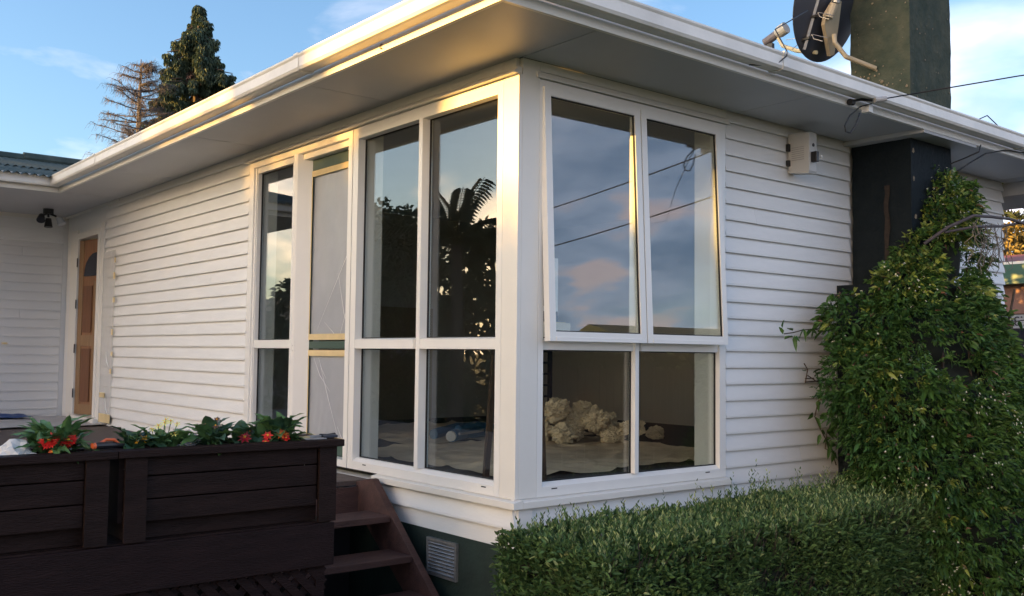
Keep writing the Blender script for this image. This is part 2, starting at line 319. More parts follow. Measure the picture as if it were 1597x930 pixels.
# ---------------------------------------------------------------- ground
MB().grid(lambda u,v: ((u-.5)*5000, (v-.5)*5000, GZ), 4, 4).build('ground', GRASSM, kind='structure')
MB().box(-0.4,2.2,GZ-.1, 5.4,16,GZ+.006).build('path', PAVE, kind='structure')
MB().box(0.03,-.45,GZ-.1, 1.15,2.2,GZ+.05).build('garden_bed', EARTH, kind='structure')
MB().box(6.9,-60,GZ-.1, 12.4,80,GZ+.012).build('road', PAVE, kind='structure')

# ================================================================= HOUSE
H = thing('weatherboard_house', 'single storey white weatherboard house with big corner windows, low roof and wide eaves', 'house')
P_ = 0.1035; Z0 = 2.125
def boardmesh(axis, length):
    # bottom edge at local z=0, outer face at 0, laps the board below
    prof = [(0.0,-.005),(0.0,.008),(0.0245,P_+.012),(0.0268,P_+.012),(0.0268,.002),(0.018,.010),(0.010,.008),(0.008,-.005)]
    mb = MB()
    if axis == 'L': mb.prism([(p[0],p[1]) for p in prof], 'x', 0, length)
    else: mb.prism([(-p[0],p[1]) for p in prof], 'y', 0, length)
    me = mb.mesh('weatherboard', BOARD)
    import bmesh
    b = bmesh.new(); b.from_mesh(me); bmesh.ops.recalc_face_normals(b, faces=b.faces); b.to_mesh(me); b.free(); return me
cache = {}
def boards(axis, a, b, k0, k1, fixed=0.0):
    rb = random.Random(int(abs(a)*100)+7)
    for k in range(k0, k1+1):
        z = Z0-P_*k; cuts = [a, b]
        if b-a > 1.3 and rb.random() < (.55 if b-a > 3 else .28): cuts = [a, a+(b-a)*rb.choice((.22,.35,.41,.56,.68,.8)), b]
        for c0, c1 in zip(cuts[:-1], cuts[1:]):
            key = (axis, round(c1-c0-.002,4))
            if key not in cache: cache[key] = boardmesh(axis, key[1])
            dz = rb.uniform(-.0012,.0012)
            piece('weatherboard', cache[key], H, (c0+.001, fixed, z+dz) if axis == 'L' else (fixed, c0+.001, z+dz))
boards('L', -6.865, -3.285, 0, 22)                # left wall between door and sliding window
boards('L', -1.34, -0.012, 21, 22)               # below the corner window
piece('weatherboard', boardmesh('L', 5.52), H, (-6.865, 0, Z0+P_)) if 0 else None
boards('R', 1.70, 3.12, -1, 22)                  # right wall up to the chimney
boards('R', -0.0, 1.695, 21, 22)
boards('R', 3.73, 5.57, -1, 22)                  # right wall beyond the chimney
boards('R', -2.2, -0.03, -1, 21, fixed=-8.35)   # porch wing wall
boards('L', -6.865, -3.285, -1, -1)
# solid walls behind the boards (openings left free)
def wbox(*a): return MB().box(*a)
w = MB()
w.box(-6.865,.027,-.26,-3.29,.12,2.293); w.box(-7.05,.027,0,-6.866,.12,2.293); w.box(-8.35,.027,-.26,-7.84,.12,2.293); w.box(-7.84,.027,2.02,-7.051,.12,2.293)
w.box(-3.289,.027,2.205,-.13,.12,2.293); w.box(-3.289,.027,-.26,-.001,.12,-.047)
w.box(-.12,.145,-.26,-.027,1.70,-.047); w.box(-.12,.145,2.205,-.027,1.70,2.293)
w.box(-.12,1.701,-.26,-.027,5.54,2.293)
w.box(-8.47,-2.17,-.26,-8.377,.12,2.293); w.box(-12,-2.17,-.26,-8.471,-2.05,2.31); w.box(-12,5.42,-.26,-.121,5.54,2.293)
w.build('wall', WHITE, H)
MB().box(-1.339,.03,GZ,-.03,.10,-.262).box(-.10,.1,GZ,-.03,5.5,-.262).box(-8.34,.03,GZ,-1.34,.10,-.262).box(-8.44,-2.1,GZ,-8.38,.03,-.262).build('foundation_wall', DGREEN, H)
# flat band under the soffit, corner boards, sills
MB().box(-6.8,-.0,2.243,-.129,.026,2.293).build('frieze_board', TRIM, H)
MB().box(-.026,.146,2.243,0,1.70,2.293).build('frieze_board', TRIM, H)
MB().box(-.128,0,-.0,0,.026,2.205).box(-.026,.0265,0,0,.145,2.293).box(-.128,0,2.2055,-.0265,.026,2.293).build('corner_board', TRIM, H, bevel=.002)
MB().prism([(-.032,-.046),(-.032,-.012),(.03,.0),(.03,-.046)],'x',-1.345,.032).build('sill', TRIM, H, bevel=.002)
MB().prism([(.0325,-.046),(.0325,-.012),(-.03,.0),(-.03,-.046)],'y',.0306,1.715).build('sill', TRIM, H, bevel=.002)
MB().prism([(-.034,2.205),(-.034,2.212),(-.004,2.24),(.02,2.242),(.02,2.205)],'x',-3.31,.0).build('head_flashing', TRIM, H)
MB().prism([(.014,2.205),(.014,2.212),(.002,2.24),(-.02,2.242),(-.02,2.205)],'y',.12,1.72).build('head_flashing', TRIM, H)

# ---- windows
def gasket(mb, ax, a0, a1, z0, z1, d):      # thin dark line round a pane
    t = .006
    for (p,q,r,s_) in ((a0,a1,z1-t,z1),(a0,a1,z0,z0+t),(a0,a0+t,z0,z1),(a1-t,a1,z0,z1)):
        if ax == 'L': mb.box(p, d-.006, r, q, d+.004, s_)
        else: mb.box(-d-.004, p, r, -d+.006, q, s_)
def pane(ax, a0, a1, z0, z1, d, parent):
    mb = MB()
    if ax == 'L': mb.box(a0+.002, d, z0+.002, a1-.002, d+.005, z1-.002)
    else: mb.box(-d-.005, a0+.002, z0+.002, -d, a1-.002, z1-.002)
    mb.build('pane', GLASS, parent)
    g = MB(); gasket(g, ax, a0, a1, z0, z1, d-.004); g.build('glazing_seal', RUBBER, parent)
# corner window on the left wall  x -1.69..-0.128
wl = MB()
wl.box(-1.69,0,.0,-1.627,.075,2.2); wl.box(-.175,.0,.0,-.129,.075,2.2)
wl.box(-1.626,.0,2.128,-.176,.075,2.2); wl.prism([(0,.0),(.0,.05),(.03,.072),(.075,.072),(.075,.0)],'x',-1.626,-.176)
WLo = wl.build('window', UPVC, H, label='tall four-pane window facing the deck, in sunlight')
MB().prism([(-.958,.075),(-.958,.03),(-.925,.0),(-.888,.0),(-.888,.075)],'z',.0725,2.1275).build('mullion', UPVC, WLo)
for a,b in ((-1.6265,-.9585),(-.8875,-.1755)):
    MB().prism([(.002,.766),(.002,.822),(.03,.83),(.074,.83),(.074,.766)],'x',a,b).build('transom', UPVC, WLo)
    pane('L', a, b, .8305, 2.1275, .062, WLo); pane('L', a, b, .0725, .7655, .062, WLo)
for a in (-1.5,-.28): MB().box(a,-.001,.035,a+.04,.002,.041).build('drain_slot', BLACK, WLo)
# sliding-door unit on the left wall  x -3.27..-1.70
dl = MB()
dl.box(-3.28,0,.0,-3.20,.026,2.2).box(-3.20,.012,.0,-3.175,.075,2.155)
dl.box(-1.752,-.0,.0,-1.70,.09,2.2); dl.box(-3.199,.0,2.155,-1.753,.09,2.2); dl.box(-3.199,.0,.0,-1.753,.09,.045)
DLo = dl.build('sliding_window', UPVC, H, label='tall sliding unit with fixed glass beside a masked green panel')
f1 = MB(); f1.box(-3.174,.02,.046,-3.165,.07,2.154).box(-3.164,.02,2.11,-2.52,.07,2.154).box(-3.164,.02,.046,-2.52,.07,.10)
f1.build('fixed_frame', UPVC, DLo)
MB().box(-3.164,.018,.766,-2.521,.07,.826).build('transom', UPVC, DLo)
pane('L', -3.164,-2.521, .8265, 2.1095, .06, DLo); pane('L', -3.164,-2.521, .1005,.7655, .06, DLo)
MB().prism([(-2.519,-.012),(-2.49,-.012),(-2.47,.0),(-2.405,.085),(-2.519,.085)],'z',.046,2.1545).build('stile', UPVC, DLo, bevel=.0015)
for i in (0,1):
    for j in (0,1): MB().box(-2.484+i*.013,-.006+i*.012,.745+j*.035,-2.478+i*.013,.004+i*.012,.751+j*.035).build('screw', BLACK, DLo)
# masked green door leaf (recessed)
y0 = .085
gd = MB()
for z_ in ((2.035,2.11),(.765,.815),(.05,.12)): gd.box(-2.444,y0,z_[0],-1.753,y0+.04,z_[1])
gd.box(-2.444,y0+.004,.1205,-2.42,y0+.04,2.0345); gd.box(-1.778,y0+.004,.1205,-1.753,y0+.04,2.0345)
GD = gd.build('door_leaf', GREENF, DLo)
MB().box(-2.444,.03,2.112,-1.7535,.088,2.1545).build('head_track', UPVC, DLo)
def tapeframe(z0,z1,x0=-2.43,x1=-1.756,w_=.042):
    t = MB(); t.box(x0,y0-.004,z1-w_,x1,y0-.001,z1).box(x0,y0-.004,z0,x1,y0-.001,z0+w_).box(x0,y0-.0042,z0+w_,x0+w_*.75,y0-.001,z1-w_)
    t.build('masking_tape', TAPE, DLo)
    def fn(u,v):
        x = x0+.02+(x1-x0-.02)*u; z = z0+.02+(z1-z0-.04)*v
        y = y0+.014+.006*noise.noise(Vector((x*9+z*1.5, z*1.2, 3.3)))+.004*math.sin((x*1.2-z*.28)*60)*max(0,noise.noise(Vector((x*3,z*2,1))))
        return (x,y,z)
    m = MB(); m.smooth = True; m.grid(fn, 30, 60); m.build('plastic_film', FILM, DLo, fix=False)
tapeframe(.825,2.03); tapeframe(.125,.755)
for (a,b,c) in ((( -2.2,.95),(-2.02,.845),(-1.86,.84)),((-1.80,1.6),(-1.86,1.1),(-1.98,.86)),((-2.02,1.28),(-1.93,1.0),(-1.86,.87)),((-2.34,.70),(-2.25,.58),(-2.10,.47)),((-2.27,.70),(-2.22,.62),(-2.16,.56)),((-2.25,.66),(-2.12,.42),(-1.96,.14)),((-1.99,.24),(-1.93,.17),(-1.88,.13)),((-1.82,1.75),(-1.9,1.4),(-2.3,.9))):
    MB().tube([(p[0],y0+.006,p[1]) for p in (a,b,c)], [.0006,.002,.0005], 5).build('film_crease', CREASE, DLo)
# corner window on the right wall y .143..1.693
wr = MB()
wr.box(-.075,.146,.0,0,.183,2.2); wr.box(-.075,1.635,.0,.0,1.695,2.2)
wr.box(-.075,.1835,2.15,0,1.6345,2.2); wr.prism([(0,.0),(.0,.05),(-.03,.072),(-.075,.072),(-.075,.0)],'y',.1835,1.6345)
WRo = wr.build('window', UPVC, H, label='tall four-pane window in shade with both upper sashes tilted open')
MB().prism([(-.05,.882),(-.0,.882),(.0,.910),(-.03,.945),(-.05,.945)],'z',.0725,2.1495).build('mullion', UPVC, WRo)
for a,b in ((.1835,.8815),(.9455,1.6345)):
    MB().prism([(-.012,.766),(-.012,.81),(-.03,.828),(-.074,.828),(-.074,.766)],'y',a,b).build('transom', UPVC, WRo)
    pane('R', a, b, .0725, .7655, .042, WRo)
for a in (.25,1.5): MB().box(-.002,a,.035,.001,a+.04,.041).build('drain_slot', BLACK, WRo)
for a,b,ang in ((.166,.900,-2.6),(.910,1.628,-2.6)):
    T = Matrix.Translation((.002,0,2.165)) @ Matrix.Rotation(math.radians(ang),4,'Y') @ Matrix.Translation((-.002,0,-2.165))
    s_ = MB(); wd = .044; zt, zb = 2.165, .810
    s_.box(-.03,a,zb,.012,a+wd,zt,T).box(-.03,b-wd,zb,.012,b,zt,T).box(-.03,a+wd,zt-.046,.012,b-wd,zt,T)
    s_.prism([(-.03,zb),(.016,zb),(.016,zb+.02),(.012,zb+.024),(.012,zb+.05),(-.03,zb+.05)],'y',a+wd,b-wd,T)
    so_ = s_.build('sash', UPVC, WRo)
    q = MB().box(-.012,a+wd+.001,zb+.051,-.007,b-wd-.001,zt-.047,T).build('sash_pane', GLASS, WRo)
    g = MB(); t=.006
    for (p,q_,r,s2) in ((a+wd,b-wd,zt-.052,zt-.046),(a+wd,a+wd+t,zb+.05,zt-.046),(b-wd-t,b-wd,zb+.05,zt-.046),(a+wd,b-wd,zb+.05,zb+.056)): g.box(-.006,p,r,.004,q_,s2,T)
    g.build('glazing_seal', RUBBER, WRo)
# interior linings
MB().box(-1.69,.076,.0,-1.628,.19,2.2).box(-.20,.076,.0,-.13,.12,2.2).box(-3.28,.076,.0,-3.18,.19,2.2).box(-2.519,.086,.1,-2.455,.19,2.2).build('jamb_lining', JAMBIN, H)
MB().box(-.20,.146,.0,-.076,.182,2.2).box(-.20,1.636,.0,-.076,1.72,2.2).build('jamb_lining', JAMBIN, H)

# ---- room behind the windows
MB().box(-5.4,.19,-.06,-.13,4.9,.0).build('room_floor', CARPET, H)
MB().box(-5.5,.121,0,-5.4,5.3,2.30).box(-5.4,4.9,0,-.13,5.0,2.30).build('room_wall', WALLIN, H)
MB().box(-5.5,.121,2.301,-.13,5.0,2.308).build('room_ceiling', WALLIN, H)
MB().box(-1.75,4.87,0,-1.72,4.898,2.1).box(-2.7,4.87,0,-2.67,4.898,2.1).box(-2.67,4.88,2.0,-1.75,4.898,2.1).build('inner_door_frame', JAMBIN, H)
MB().box(-5.395,2.3,0,-5.36,3.2,1.25).build('fireplace_surround', mat('pale_timber_trim',(0.30,0.24,0.17),.6), H)

# ---- porch door
DR = thing('front_door', 'brown panelled timber front door ajar in its white frame at the end of the deck', 'door', (-7.45,.05,0))
MB().box(-7.87,-.012,.0,-7.80,.12,2.055).box(-7.075,-.012,.0,-6.995,.12,2.055).box(-7.7995,-.012,1.985,-7.0755,.12,2.055).box(-8.10,-.004,.02,-7.871,.022,2.10).box(-6.994,-.004,.0,-6.87,.024,2.10).build('door_frame', TRIM, DR, bevel=.002)
MB().box(-7.87,-.05,-.035,-6.90,.12,.012).build('threshold', TRIM, DR)
TD = Matrix.Translation((-7.79,.012,0)) @ Matrix.Rotation(math.radians(11),4,'Z')
MB().box(0,0,.02,.77,.04,1.97,TD).build('door_slab', WOOD, DR)
MB().box(.0,-.006,.02,.10,.0,1.97,TD).box(.10,-.006,.02,.67,-.001,.13,TD).box(.10,-.006,.78,.67,-.001,.90,TD).box(.345,-.0055,.13,.425,-.001,1.5,TD).build('door_rail', WOODL, DR)
for a in (.12,.44):
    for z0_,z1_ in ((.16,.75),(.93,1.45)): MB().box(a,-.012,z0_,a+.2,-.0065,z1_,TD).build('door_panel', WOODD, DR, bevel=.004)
arc = [(.385+.26*math.cos(t*PI/10), 1.56+.26*math.sin(t*PI/10)) for t in range(11)]
MB().prism(arc,'y',-.012,-.0065,TD).build('fan_light', mat('dark_door_glass',(.02,.02,.03),.12), DR)
for z_ in (.25,.75,1.25,1.72): MB().box(-7.80,-.02,z_-.05,-7.785,-.012,z_+.05).box(-7.785,-.024,z_-.05,-7.772,-.016,z_-.035).box(-7.785,-.024,z_+.035,-7.772,-.016,z_+.05).build('hinge', BLACK, DR)

# ---- soffit, fascia, gutter, roof
SZ = 2.294
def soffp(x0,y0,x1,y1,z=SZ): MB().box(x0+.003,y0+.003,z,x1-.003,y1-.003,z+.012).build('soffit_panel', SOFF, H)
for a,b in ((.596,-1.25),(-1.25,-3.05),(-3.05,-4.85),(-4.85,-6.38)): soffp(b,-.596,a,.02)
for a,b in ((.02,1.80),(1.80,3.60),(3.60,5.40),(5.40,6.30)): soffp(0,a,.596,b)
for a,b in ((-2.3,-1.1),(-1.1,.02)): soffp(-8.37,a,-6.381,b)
MB().box(-8.36,-2.3,2.25,-8.345,.0,2.293).box(-8.34,-.015,2.27,-6.4,.0,2.293).build('scotia', TRIM, H)
EP = [(-6.38,-2.55),(-6.38,-.60),(.60,-.60),(.60,6.35)]
sweep(EP, [(-.022,2.282),(0,2.282),(0,2.332),(-.006,2.336),(-.006,2.42),(-.022,2.42)]).build('fascia_board', TRIM, H)
g = [(.012,2.375),(.085,2.366),(.100,2.370),(.108,2.385),(.105,2.44),(.112,2.452),(.112,2.462),(.098,2.462),(.098,2.452),(.094,2.44),(.094,2.385),(.012,2.385)]
g = [(a_,b_-.042) for a_,b_ in g]; GU = sweep(EP, g); GU.smooth = False; GUo = GU.build('gutter', GUT, H)
g2 = [(.008,2.371),(.086,2.362),(.103,2.367),(.112,2.384),(.109,2.44),(.116,2.452),(.116,2.466),(.092,2.466),(.092,2.38),(.008,2.38)]
g2 = [(a_,b_-.042) for a_,b_ in g2]
for a,b in (((-1.145,-.60),(-1.095,-.60)),((-4.9,-.60),(-4.85,-.60)),((.60,1.30),(.60,1.35)),((.60,4.35),(.60,4.40))):
    sweep([a,b], g2).build('gutter_joiner', GUT, GUo)
# corrugated iron
def corr(o, u, v, name, nu, nv):
    # o origin, u along the eave, v up the slope
    o=Vector(o);u=Vector(u);v=Vector(v);Lu=u.length; nn=u.cross(v).normalized(); nn = nn if nn.z>0 else -nn
    m = MB(); m.smooth=True
    m.grid(lambda a,b: o+u*a+v*b+nn*(.012*math.sin(a*Lu/.078*2*PI)), nu, nv)
    return m.build(name, ROOFM, H, fix=False)
tn = math.tan(math.radians(12))
corr((-6.20,-2.6,2.405),(0,6.0,0),(-1.2,0,1.2*tn),'roof_sheet',480,1)
corr((-7.35,-2.6,2.405+1.15*tn+.014),(0,6.0,0),(-2.15,0,2.15*tn),'roof_sheet',480,1)
MB().tube([(-9.5,-2.7,2.405+3.3*tn+.02),(-9.5,-.22,2.405+3.3*tn+.02)],.07,8).build('ridge_cap', ROOFM, H)
MB().tube([(-9.5,-.24,2.405+3.3*tn+.035),(-9.5,4.5,2.405+3.3*tn+.035)],.078,8).build('ridge_cap', ROOFM, H)
MB().add([(-9.5,-2.6,2.405+3.3*tn),(-9.5,6.2,2.405+3.3*tn),(-12.6,6.2,2.405),(-12.6,-2.6,2.405)],[(0,1,2,3)]).build('roof_plane', ROOFM, H)
ry = 2.87; rz = 2.45+(ry+.6)*tn
MB().add([(-6.35,-.6,2.45),(.6,-.6,2.45),(-2.87,ry,rz),(-9.5,ry,rz),(.6,6.34,2.45),(-9.5,6.34,2.45)],[(0,1,2,3),(1,4,2),(4,5,3,2)]).build('roof_plane', ROOFM, H)
# dropped eave over the far end
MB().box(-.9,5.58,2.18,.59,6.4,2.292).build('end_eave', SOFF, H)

# ---- chimney
CHo = thing('chimney', 'tall dark green rendered chimney stack rising past the gutter', 'chimney', (.2,3.4,GZ))
def rough(mb, amp=.006, st=.05): return mb
cm = MB(); cm.smooth = False
def stack(z0,z1,x0,y0_,x1,y1,nz):
    def ring(z):
        pts = []
        for (a,b) in (((x0,y0_),(x1,y0_)),((x1,y0_),(x1,y1)),((x1,y1),(x0,y1)),((x0,y1),(x0,y0_))):
            for k in range(12):
                t = k/12; p = Vector((a[0]+(b[0]-a[0])*t, a[1]+(b[1]-a[1])*t, z)); c = Vector(((x0+x1)/2,(y0_+y1)/2,z))
                d = (p-c).normalized(); p += d*(.007*noise.noise(p*9)+.004*noise.noise(p*30)); pts.append(p)
        return pts
    rings = [ring(z0+(z1-z0)*i/nz) for i in range(nz+1)]; n = 48; base = len(cm.v)
    for r_ in rings: cm.v += [tuple(p) for p in r_]
    for i in range(nz):
        for k in range(n): cm.f.append((base+i*n+k, base+i*n+(k+1)%n, base+(i+1)*n+(k+1)%n, base+(i+1)*n+k))
    cm.f.append(tuple(base+k for k in range(n))); cm.f.append(tuple(base+nz*n+k for k in range(n)))
stack(2.40,4.6,.0,3.135,.455,3.715,46)
cm.build('chimney_stack', CHIM, CHo)
cm = MB(); stack(1.25,2.399,.001,3.14,.45,3.71,30); cm.build('chimney_lower_stack', CHIMD, CHo)
cm = MB(); stack(GZ,1.249,.001,2.93,.5,3.95,30); cm.build('chimney_breast', CHIMD, CHo)
lm = MB()
for i in range(60):
    x = random.uniform(.02,.44); z = random.choice([random.uniform(2.62,3.6), random.gauss(2.70,.06)]); r_ = random.uniform(.002,.008)*(1.5 if z<2.8 else 1)
    lm.blob((x,3.127,z), r_, 1, .4, 2, i, (1,.3,1))
for i in range(25): lm.blob((.4625,random.uniform(3.15,3.7),random.uniform(2.55,3.6)), random.uniform(.003,.008),1,.4,2,i,(.3,1,1))
for z in (2.18,1.98,1.72): lm.blob((.452,3.17+random.uniform(0,.05),z), .014,1,.4,2,int(z*10),(.3,1,1.4))
lm.build('lichen_patch', LICH, CHo, kind='stuff')
rs = MB(); rs.add([(.275+.004*math.sin(i*1.7)+sx, 3.128-.001, 1.95-i*.06) for i in range(11) for sx in (-.018+.004*math.sin(i*2.1), .018+.005*math.cos(i*1.3))], [(2*i,2*i+1,2*i+3,2*i+2) for i in range(10)])
rs.build('rust_streak', mat('rust_stain',(0.026,0.017,0.012),.8,.5,30), CHo)
MB().box(-.02,3.05,2.262,.595,3.80,2.2925).build('collar_flashing', SOFF, CHo)

# ---- foundation vent
V = thing('foundation_vent', 'galvanised louvred vent low on the dark green foundation below the corner window', 'vent', (-.66,.02,-.4))
for (a,b,c,d) in ((-.80,-.785,-.51,-.303),(-.53,-.515,-.51,-.303),(-.7848,-.5302,-.51,-.495),(-.7848,-.5302,-.318,-.303)): MB().box(a,.012,c,b,.03,d).build('vent_frame', STEEL, V)
for i in range(9):
    z = -.489+i*.0196; MB().prism([(.012,z),(.026,z+.011),(.028,z+.011),(.016,z)],'x',-.784,-.531).build('louvre_slat', STEEL, V)
MB().box(-.7848,.0285,-.495,-.5302,.0297,-.318).build('vent_back', BLACK, V)

# ---- sensor box on the right wall
B_ = thing('alarm_box', 'pale grey box with a small dark lamp fixed high on the shaded weatherboards', 'alarm box', (0,2.4,1.97))
MB().prism([(0,1.975),(.155,1.955),(.165,1.975),(.165,2.235),(0,2.245)],'y',2.36,2.45).build('casing', mat('grey_plastic',(.50,.50,.49),.5,.04), B_, bevel=.006)
for i in range(7): MB().box(.03,2.3575,2.055+i*.014,.125,2.3598,2.059+i*.014).build('label_line', mat('faint_print',(.30,.30,.31),.6) if i==0 else bpy.data.materials['faint_print'], B_)
MB().tube([(.164,2.405,2.15),(.169,2.405,2.15)],.012,10).build('sensor_eye', BLACK, B_)
MB().box(.166,2.375,2.03,.21,2.405,2.10).build('lamp_housing', BLACK, B_, bevel=.004)
MB().blob((.212,2.425,2.067),.011,2,0).build('lamp_lens', mat('lamp_lens_glass',(.85,.85,.85),.08), B_)
MB().box(0,2.335,2.02,.02,2.359,2.06).box(0,2.335,2.12,.02,2.359,2.17).build('cable_gland', BLACK, B_)

# ---- spot light on the porch soffit
L_ = thing('soffit_spotlight', 'black triple spotlight hanging from the porch soffit near the front door', 'light', (-7.75,-.35,2.31))
MB().tube([(-7.75,-.35,2.311),(-7.75,-.35,2.24)],.055,14).build('mounting_base', BLACK, L_)
for k,(dx,dy,dz,m_) in enumerate(((.10,-.10,-.10,BLACK),(.02,.0,-.16,BLACK),(.06,.13,-.12,LAMPG))):
    MB().tube([(-7.75,-.35,2.25),(-7.75+dx*.5,-.35+dy*.6,2.25+dz*.3)],.012,6).build('arm', BLACK, L_)
    MB().tube([(-7.75+dx*.5,-.35+dy*.8,2.25+dz*.4),(-7.75+dx,-.35+dy,2.25+dz)],[.03,.045],12).build('lamp_head', m_, L_)
tt = thing('soffit_vent_bar', 'flat black bar fixed to the porch soffit at the left edge of the view', 'vent', (-7.3,-.75,2.3))
MB().box(-7.42,-1.2,2.296,-7.36,-.72,2.311).build('vent_bar', BLACK, tt)

# ================================================================= DECK
D = thing('deck', 'low dark brown timber deck along the sunny side of the house', 'deck', (-4,-1.3,GZ))
k = 0; x = -8.33
pl = {}
while x < -.24:
    x1 = min(x+.135,-.222); yend = -.93 if x > -1.39 else -.012
    if x < -1.39 < x1: x1 = -1.392
    key = (round(x1-x,3), yend)
    if key not in pl: pl[key] = MB().box(0,-2.75,-.028,x1-x,yend,0).mesh('plank', DECKM)
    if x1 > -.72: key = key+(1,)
    if key not in pl: pl[key] = MB().box(0,-2.75,-.028,x1-x,yend,0).mesh('plank', BROWN)  # planks below the planter coloured dark to stand for shade in its gap
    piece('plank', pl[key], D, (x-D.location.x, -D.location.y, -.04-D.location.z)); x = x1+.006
MB().box(-.222,-2.75,-.24,-.195,-.922,-.046).build('deck_fascia', BROWNY, D, bevel=.003)
MB().box(-1.0,-.9495,-.24,-.223,-.925,-.07).box(-1.385,-.9,-.235,-1.36,-.10,-.075).build('riser_board', TREAD, D)
MB().box(-1.6,-2.7,GZ,-1.55,-.05,-.25).box(-8.3,-2.76,GZ,-.2,-2.752,-.05).build('underdeck_blocker', BLACK, D)  # outer sheet is added, unseen, to keep sun from under the deck
for i in range(34):
    for s_,xx in ((1,-.235),(-1,-.244)):
        yc = -2.9+i*.085
        a = Vector((0,yc,-.245)); b = Vector((0,yc+s_*.70,-.945))
        # clip to y range
        def clip(a,b,lo=-2.75,hi=-.95):
            d = b-a
            t0,t1 = 0.0,1.0
            for lim,sgn in ((lo,1),(hi,-1)):
                da = (a.y-lim)*sgn; db = (b.y-lim)*sgn
                if da < 0 and db < 0: return None
                if da < 0: t0 = max(t0, da/(da-db))
                if db < 0: t1 = min(t1, da/(da-db))
            return (a+d*t0, a+d*t1) if t1-t0 > .02 else None
        c = clip(a,b)
        if c:
            p,q = c; n_ = Vector((0,(q-p).z,-(q-p).y)).normalized()*.019
            MB().prism([((p+n_).y,(p+n_).z),((q+n_).y,(q+n_).z),((q-n_).y,(q-n_).z),((p-n_).y,(p-n_).z)],'x',xx,xx+.008).build('lattice_slat', BROWNY, D)
MB().box(-.27,-.995,GZ,-.228,-.951,-.241).build('post', BROWNY, D)

ST = thing('steps', 'dark red-brown open timber steps going down beside the house wall', 'steps', (-.7,-.5,GZ))
for i in range(4):
    xn = -.99+.233*i; z = -.201-.19*i
    MB().box(xn-.25,-.92 if i == 0 else -1.02,z-.036,xn,-.112,z).build('tread', TREAD, ST, bevel=.004)
sp = [(-1.385,-.045),(-1.225,-.012),(-1.2,-.014),(-.20,-.885),(-.20,GZ),(-.38,GZ),(-1.385,-.20)]
MB().prism(sp,'y',-.11,-.065).build('stringer', TREAD, ST, bevel=.003)
MB().prism([(-1.1,-.245),(-.98,-.245),(-.20,-.93),(-.3,GZ),(-.38,GZ),(-1.1,-.33)],'y',-1.07,-1.025).build('stringer', TREAD, ST)
MB().box(-.545,-.58,GZ,-.505,-.54,-.62).build('support_post', BROWN, ST)

# ---- planters
def planter(y0p,y1p,py0,py1,label,lastpost):
    t = thing('planter_box', label, 'planter', (-.36,(y0p+y1p)/2,-.04))
    for z0_,z1_ in ((.226,.316),(.131,.221),(.038,.126)):
        MB().box(-.235,py0,z0_,-.2165,py1,z1_).build('side_board', BROWN, t, bevel=.003)
        MB().box(-.52,py0,z0_,-.50,py1,z1_).build('side_board', BROWN, t)
    for pa,pb in lastpost: 
        MB().box(-.2163,pa,-.0395,-.198,pb,.302).build('post', BROWN, t, bevel=.002)
        MB().box(-.54,pa,-.0395,-.5205,pb,.302).build('post', BROWN, t)
    for e0,e1 in ((y0p+.02,y0p+.038),(y1p-.038,y1p-.02)): MB().box(-.4995,e0,.038,-.2355,e1,.316).build('end_board', BROWN, t)
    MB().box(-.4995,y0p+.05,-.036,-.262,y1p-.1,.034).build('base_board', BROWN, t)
    MB().box(-.262,y0p,.303,-.180,y1p,.335).box(-.545,y0p,.303,-.48,y1p,.335).box(-.4798,y0p,.303,-.2622,y0p+.05,.335).box(-.4798,y1p-.05,.303,-.2622,y1p,.335).build('cap_rail', BROWN, t, bevel=.004)
    m = MB(); m.smooth=True; m.grid(lambda u,v:(-.50+.264*u, y0p+.04+(y1p-y0p-.08)*v, .306+.012*noise.noise(Vector((u*5,v*30,y0p)))), 8, 60); m.build('soil', SOIL, t, fix=False)
    return t
planter(-2.76,-1.915,-2.74,-2.031,'dark brown timber planter box nearest the left edge, holding the red gerbera',((-2.031,-1.941),))
planter(-1.912,-.885,-1.789,-1.007,'dark brown timber planter box beside the steps, holding the primulas',((-1.879,-1.789),(-1.004,-.914)))

# ================================================================= FLOWERS
def bigleafmesh(name, m, L=.07, Wd=.035, wav=.004):
    b = MB(); b.smooth = True
    def fn(u,v):
        w_ = Wd*math.sin(PI*min(1,max(.02,u**.75)))**.8*(v-.5); return (u*L, w_, .35*abs(w_)+.28*L*math.sin(u*PI*.9)*.5 - .25*L*u*u + wav*math.sin(u*22)*abs(v-.5)*2)
    b.grid(fn, 8, 4); return b.mesh(name, m)
LM = {'g':bigleafmesh('leaf',PLGREEN,.085,.04), 'd':bigleafmesh('leaf',PLDARK,.08,.048), 's':bigleafmesh('leaf',PLGREEN,.055,.036), 'l':bigleafmesh('leaf',PLGREEN,.11,.03)}
def bloom(mb, c, r, n, rows, tilt, wid=.3):
    c = Vector(c); t = Vector(tilt).normalized(); a = t.orthogonal().normalized(); b = t.cross(a)
    for q in range(rows):
        rr = r*(1-.25*q); el = .15+.35*q
        for k_ in range(n):
            th = 2*PI*(k_+.5*q+random.uniform(-.15,.15))/n; d = a*math.cos(th)+b*math.sin(th); s_ = t.cross(d)
            e = random.uniform(-.1,.15); p0 = c+t*.002*q; p1 = c+d*rr*.55+t*rr*(el*.55)+s_*rr*wid*.6; p2 = c+d*rr*(1+e)+t*rr*(el*.6); p3 = c+d*rr*.55+t*rr*(el*.55)-s_*rr*wid*.6
            mb.add([p0,p1,p2,p3],[(0,1,2,3)])
    return mb
PX = -.34
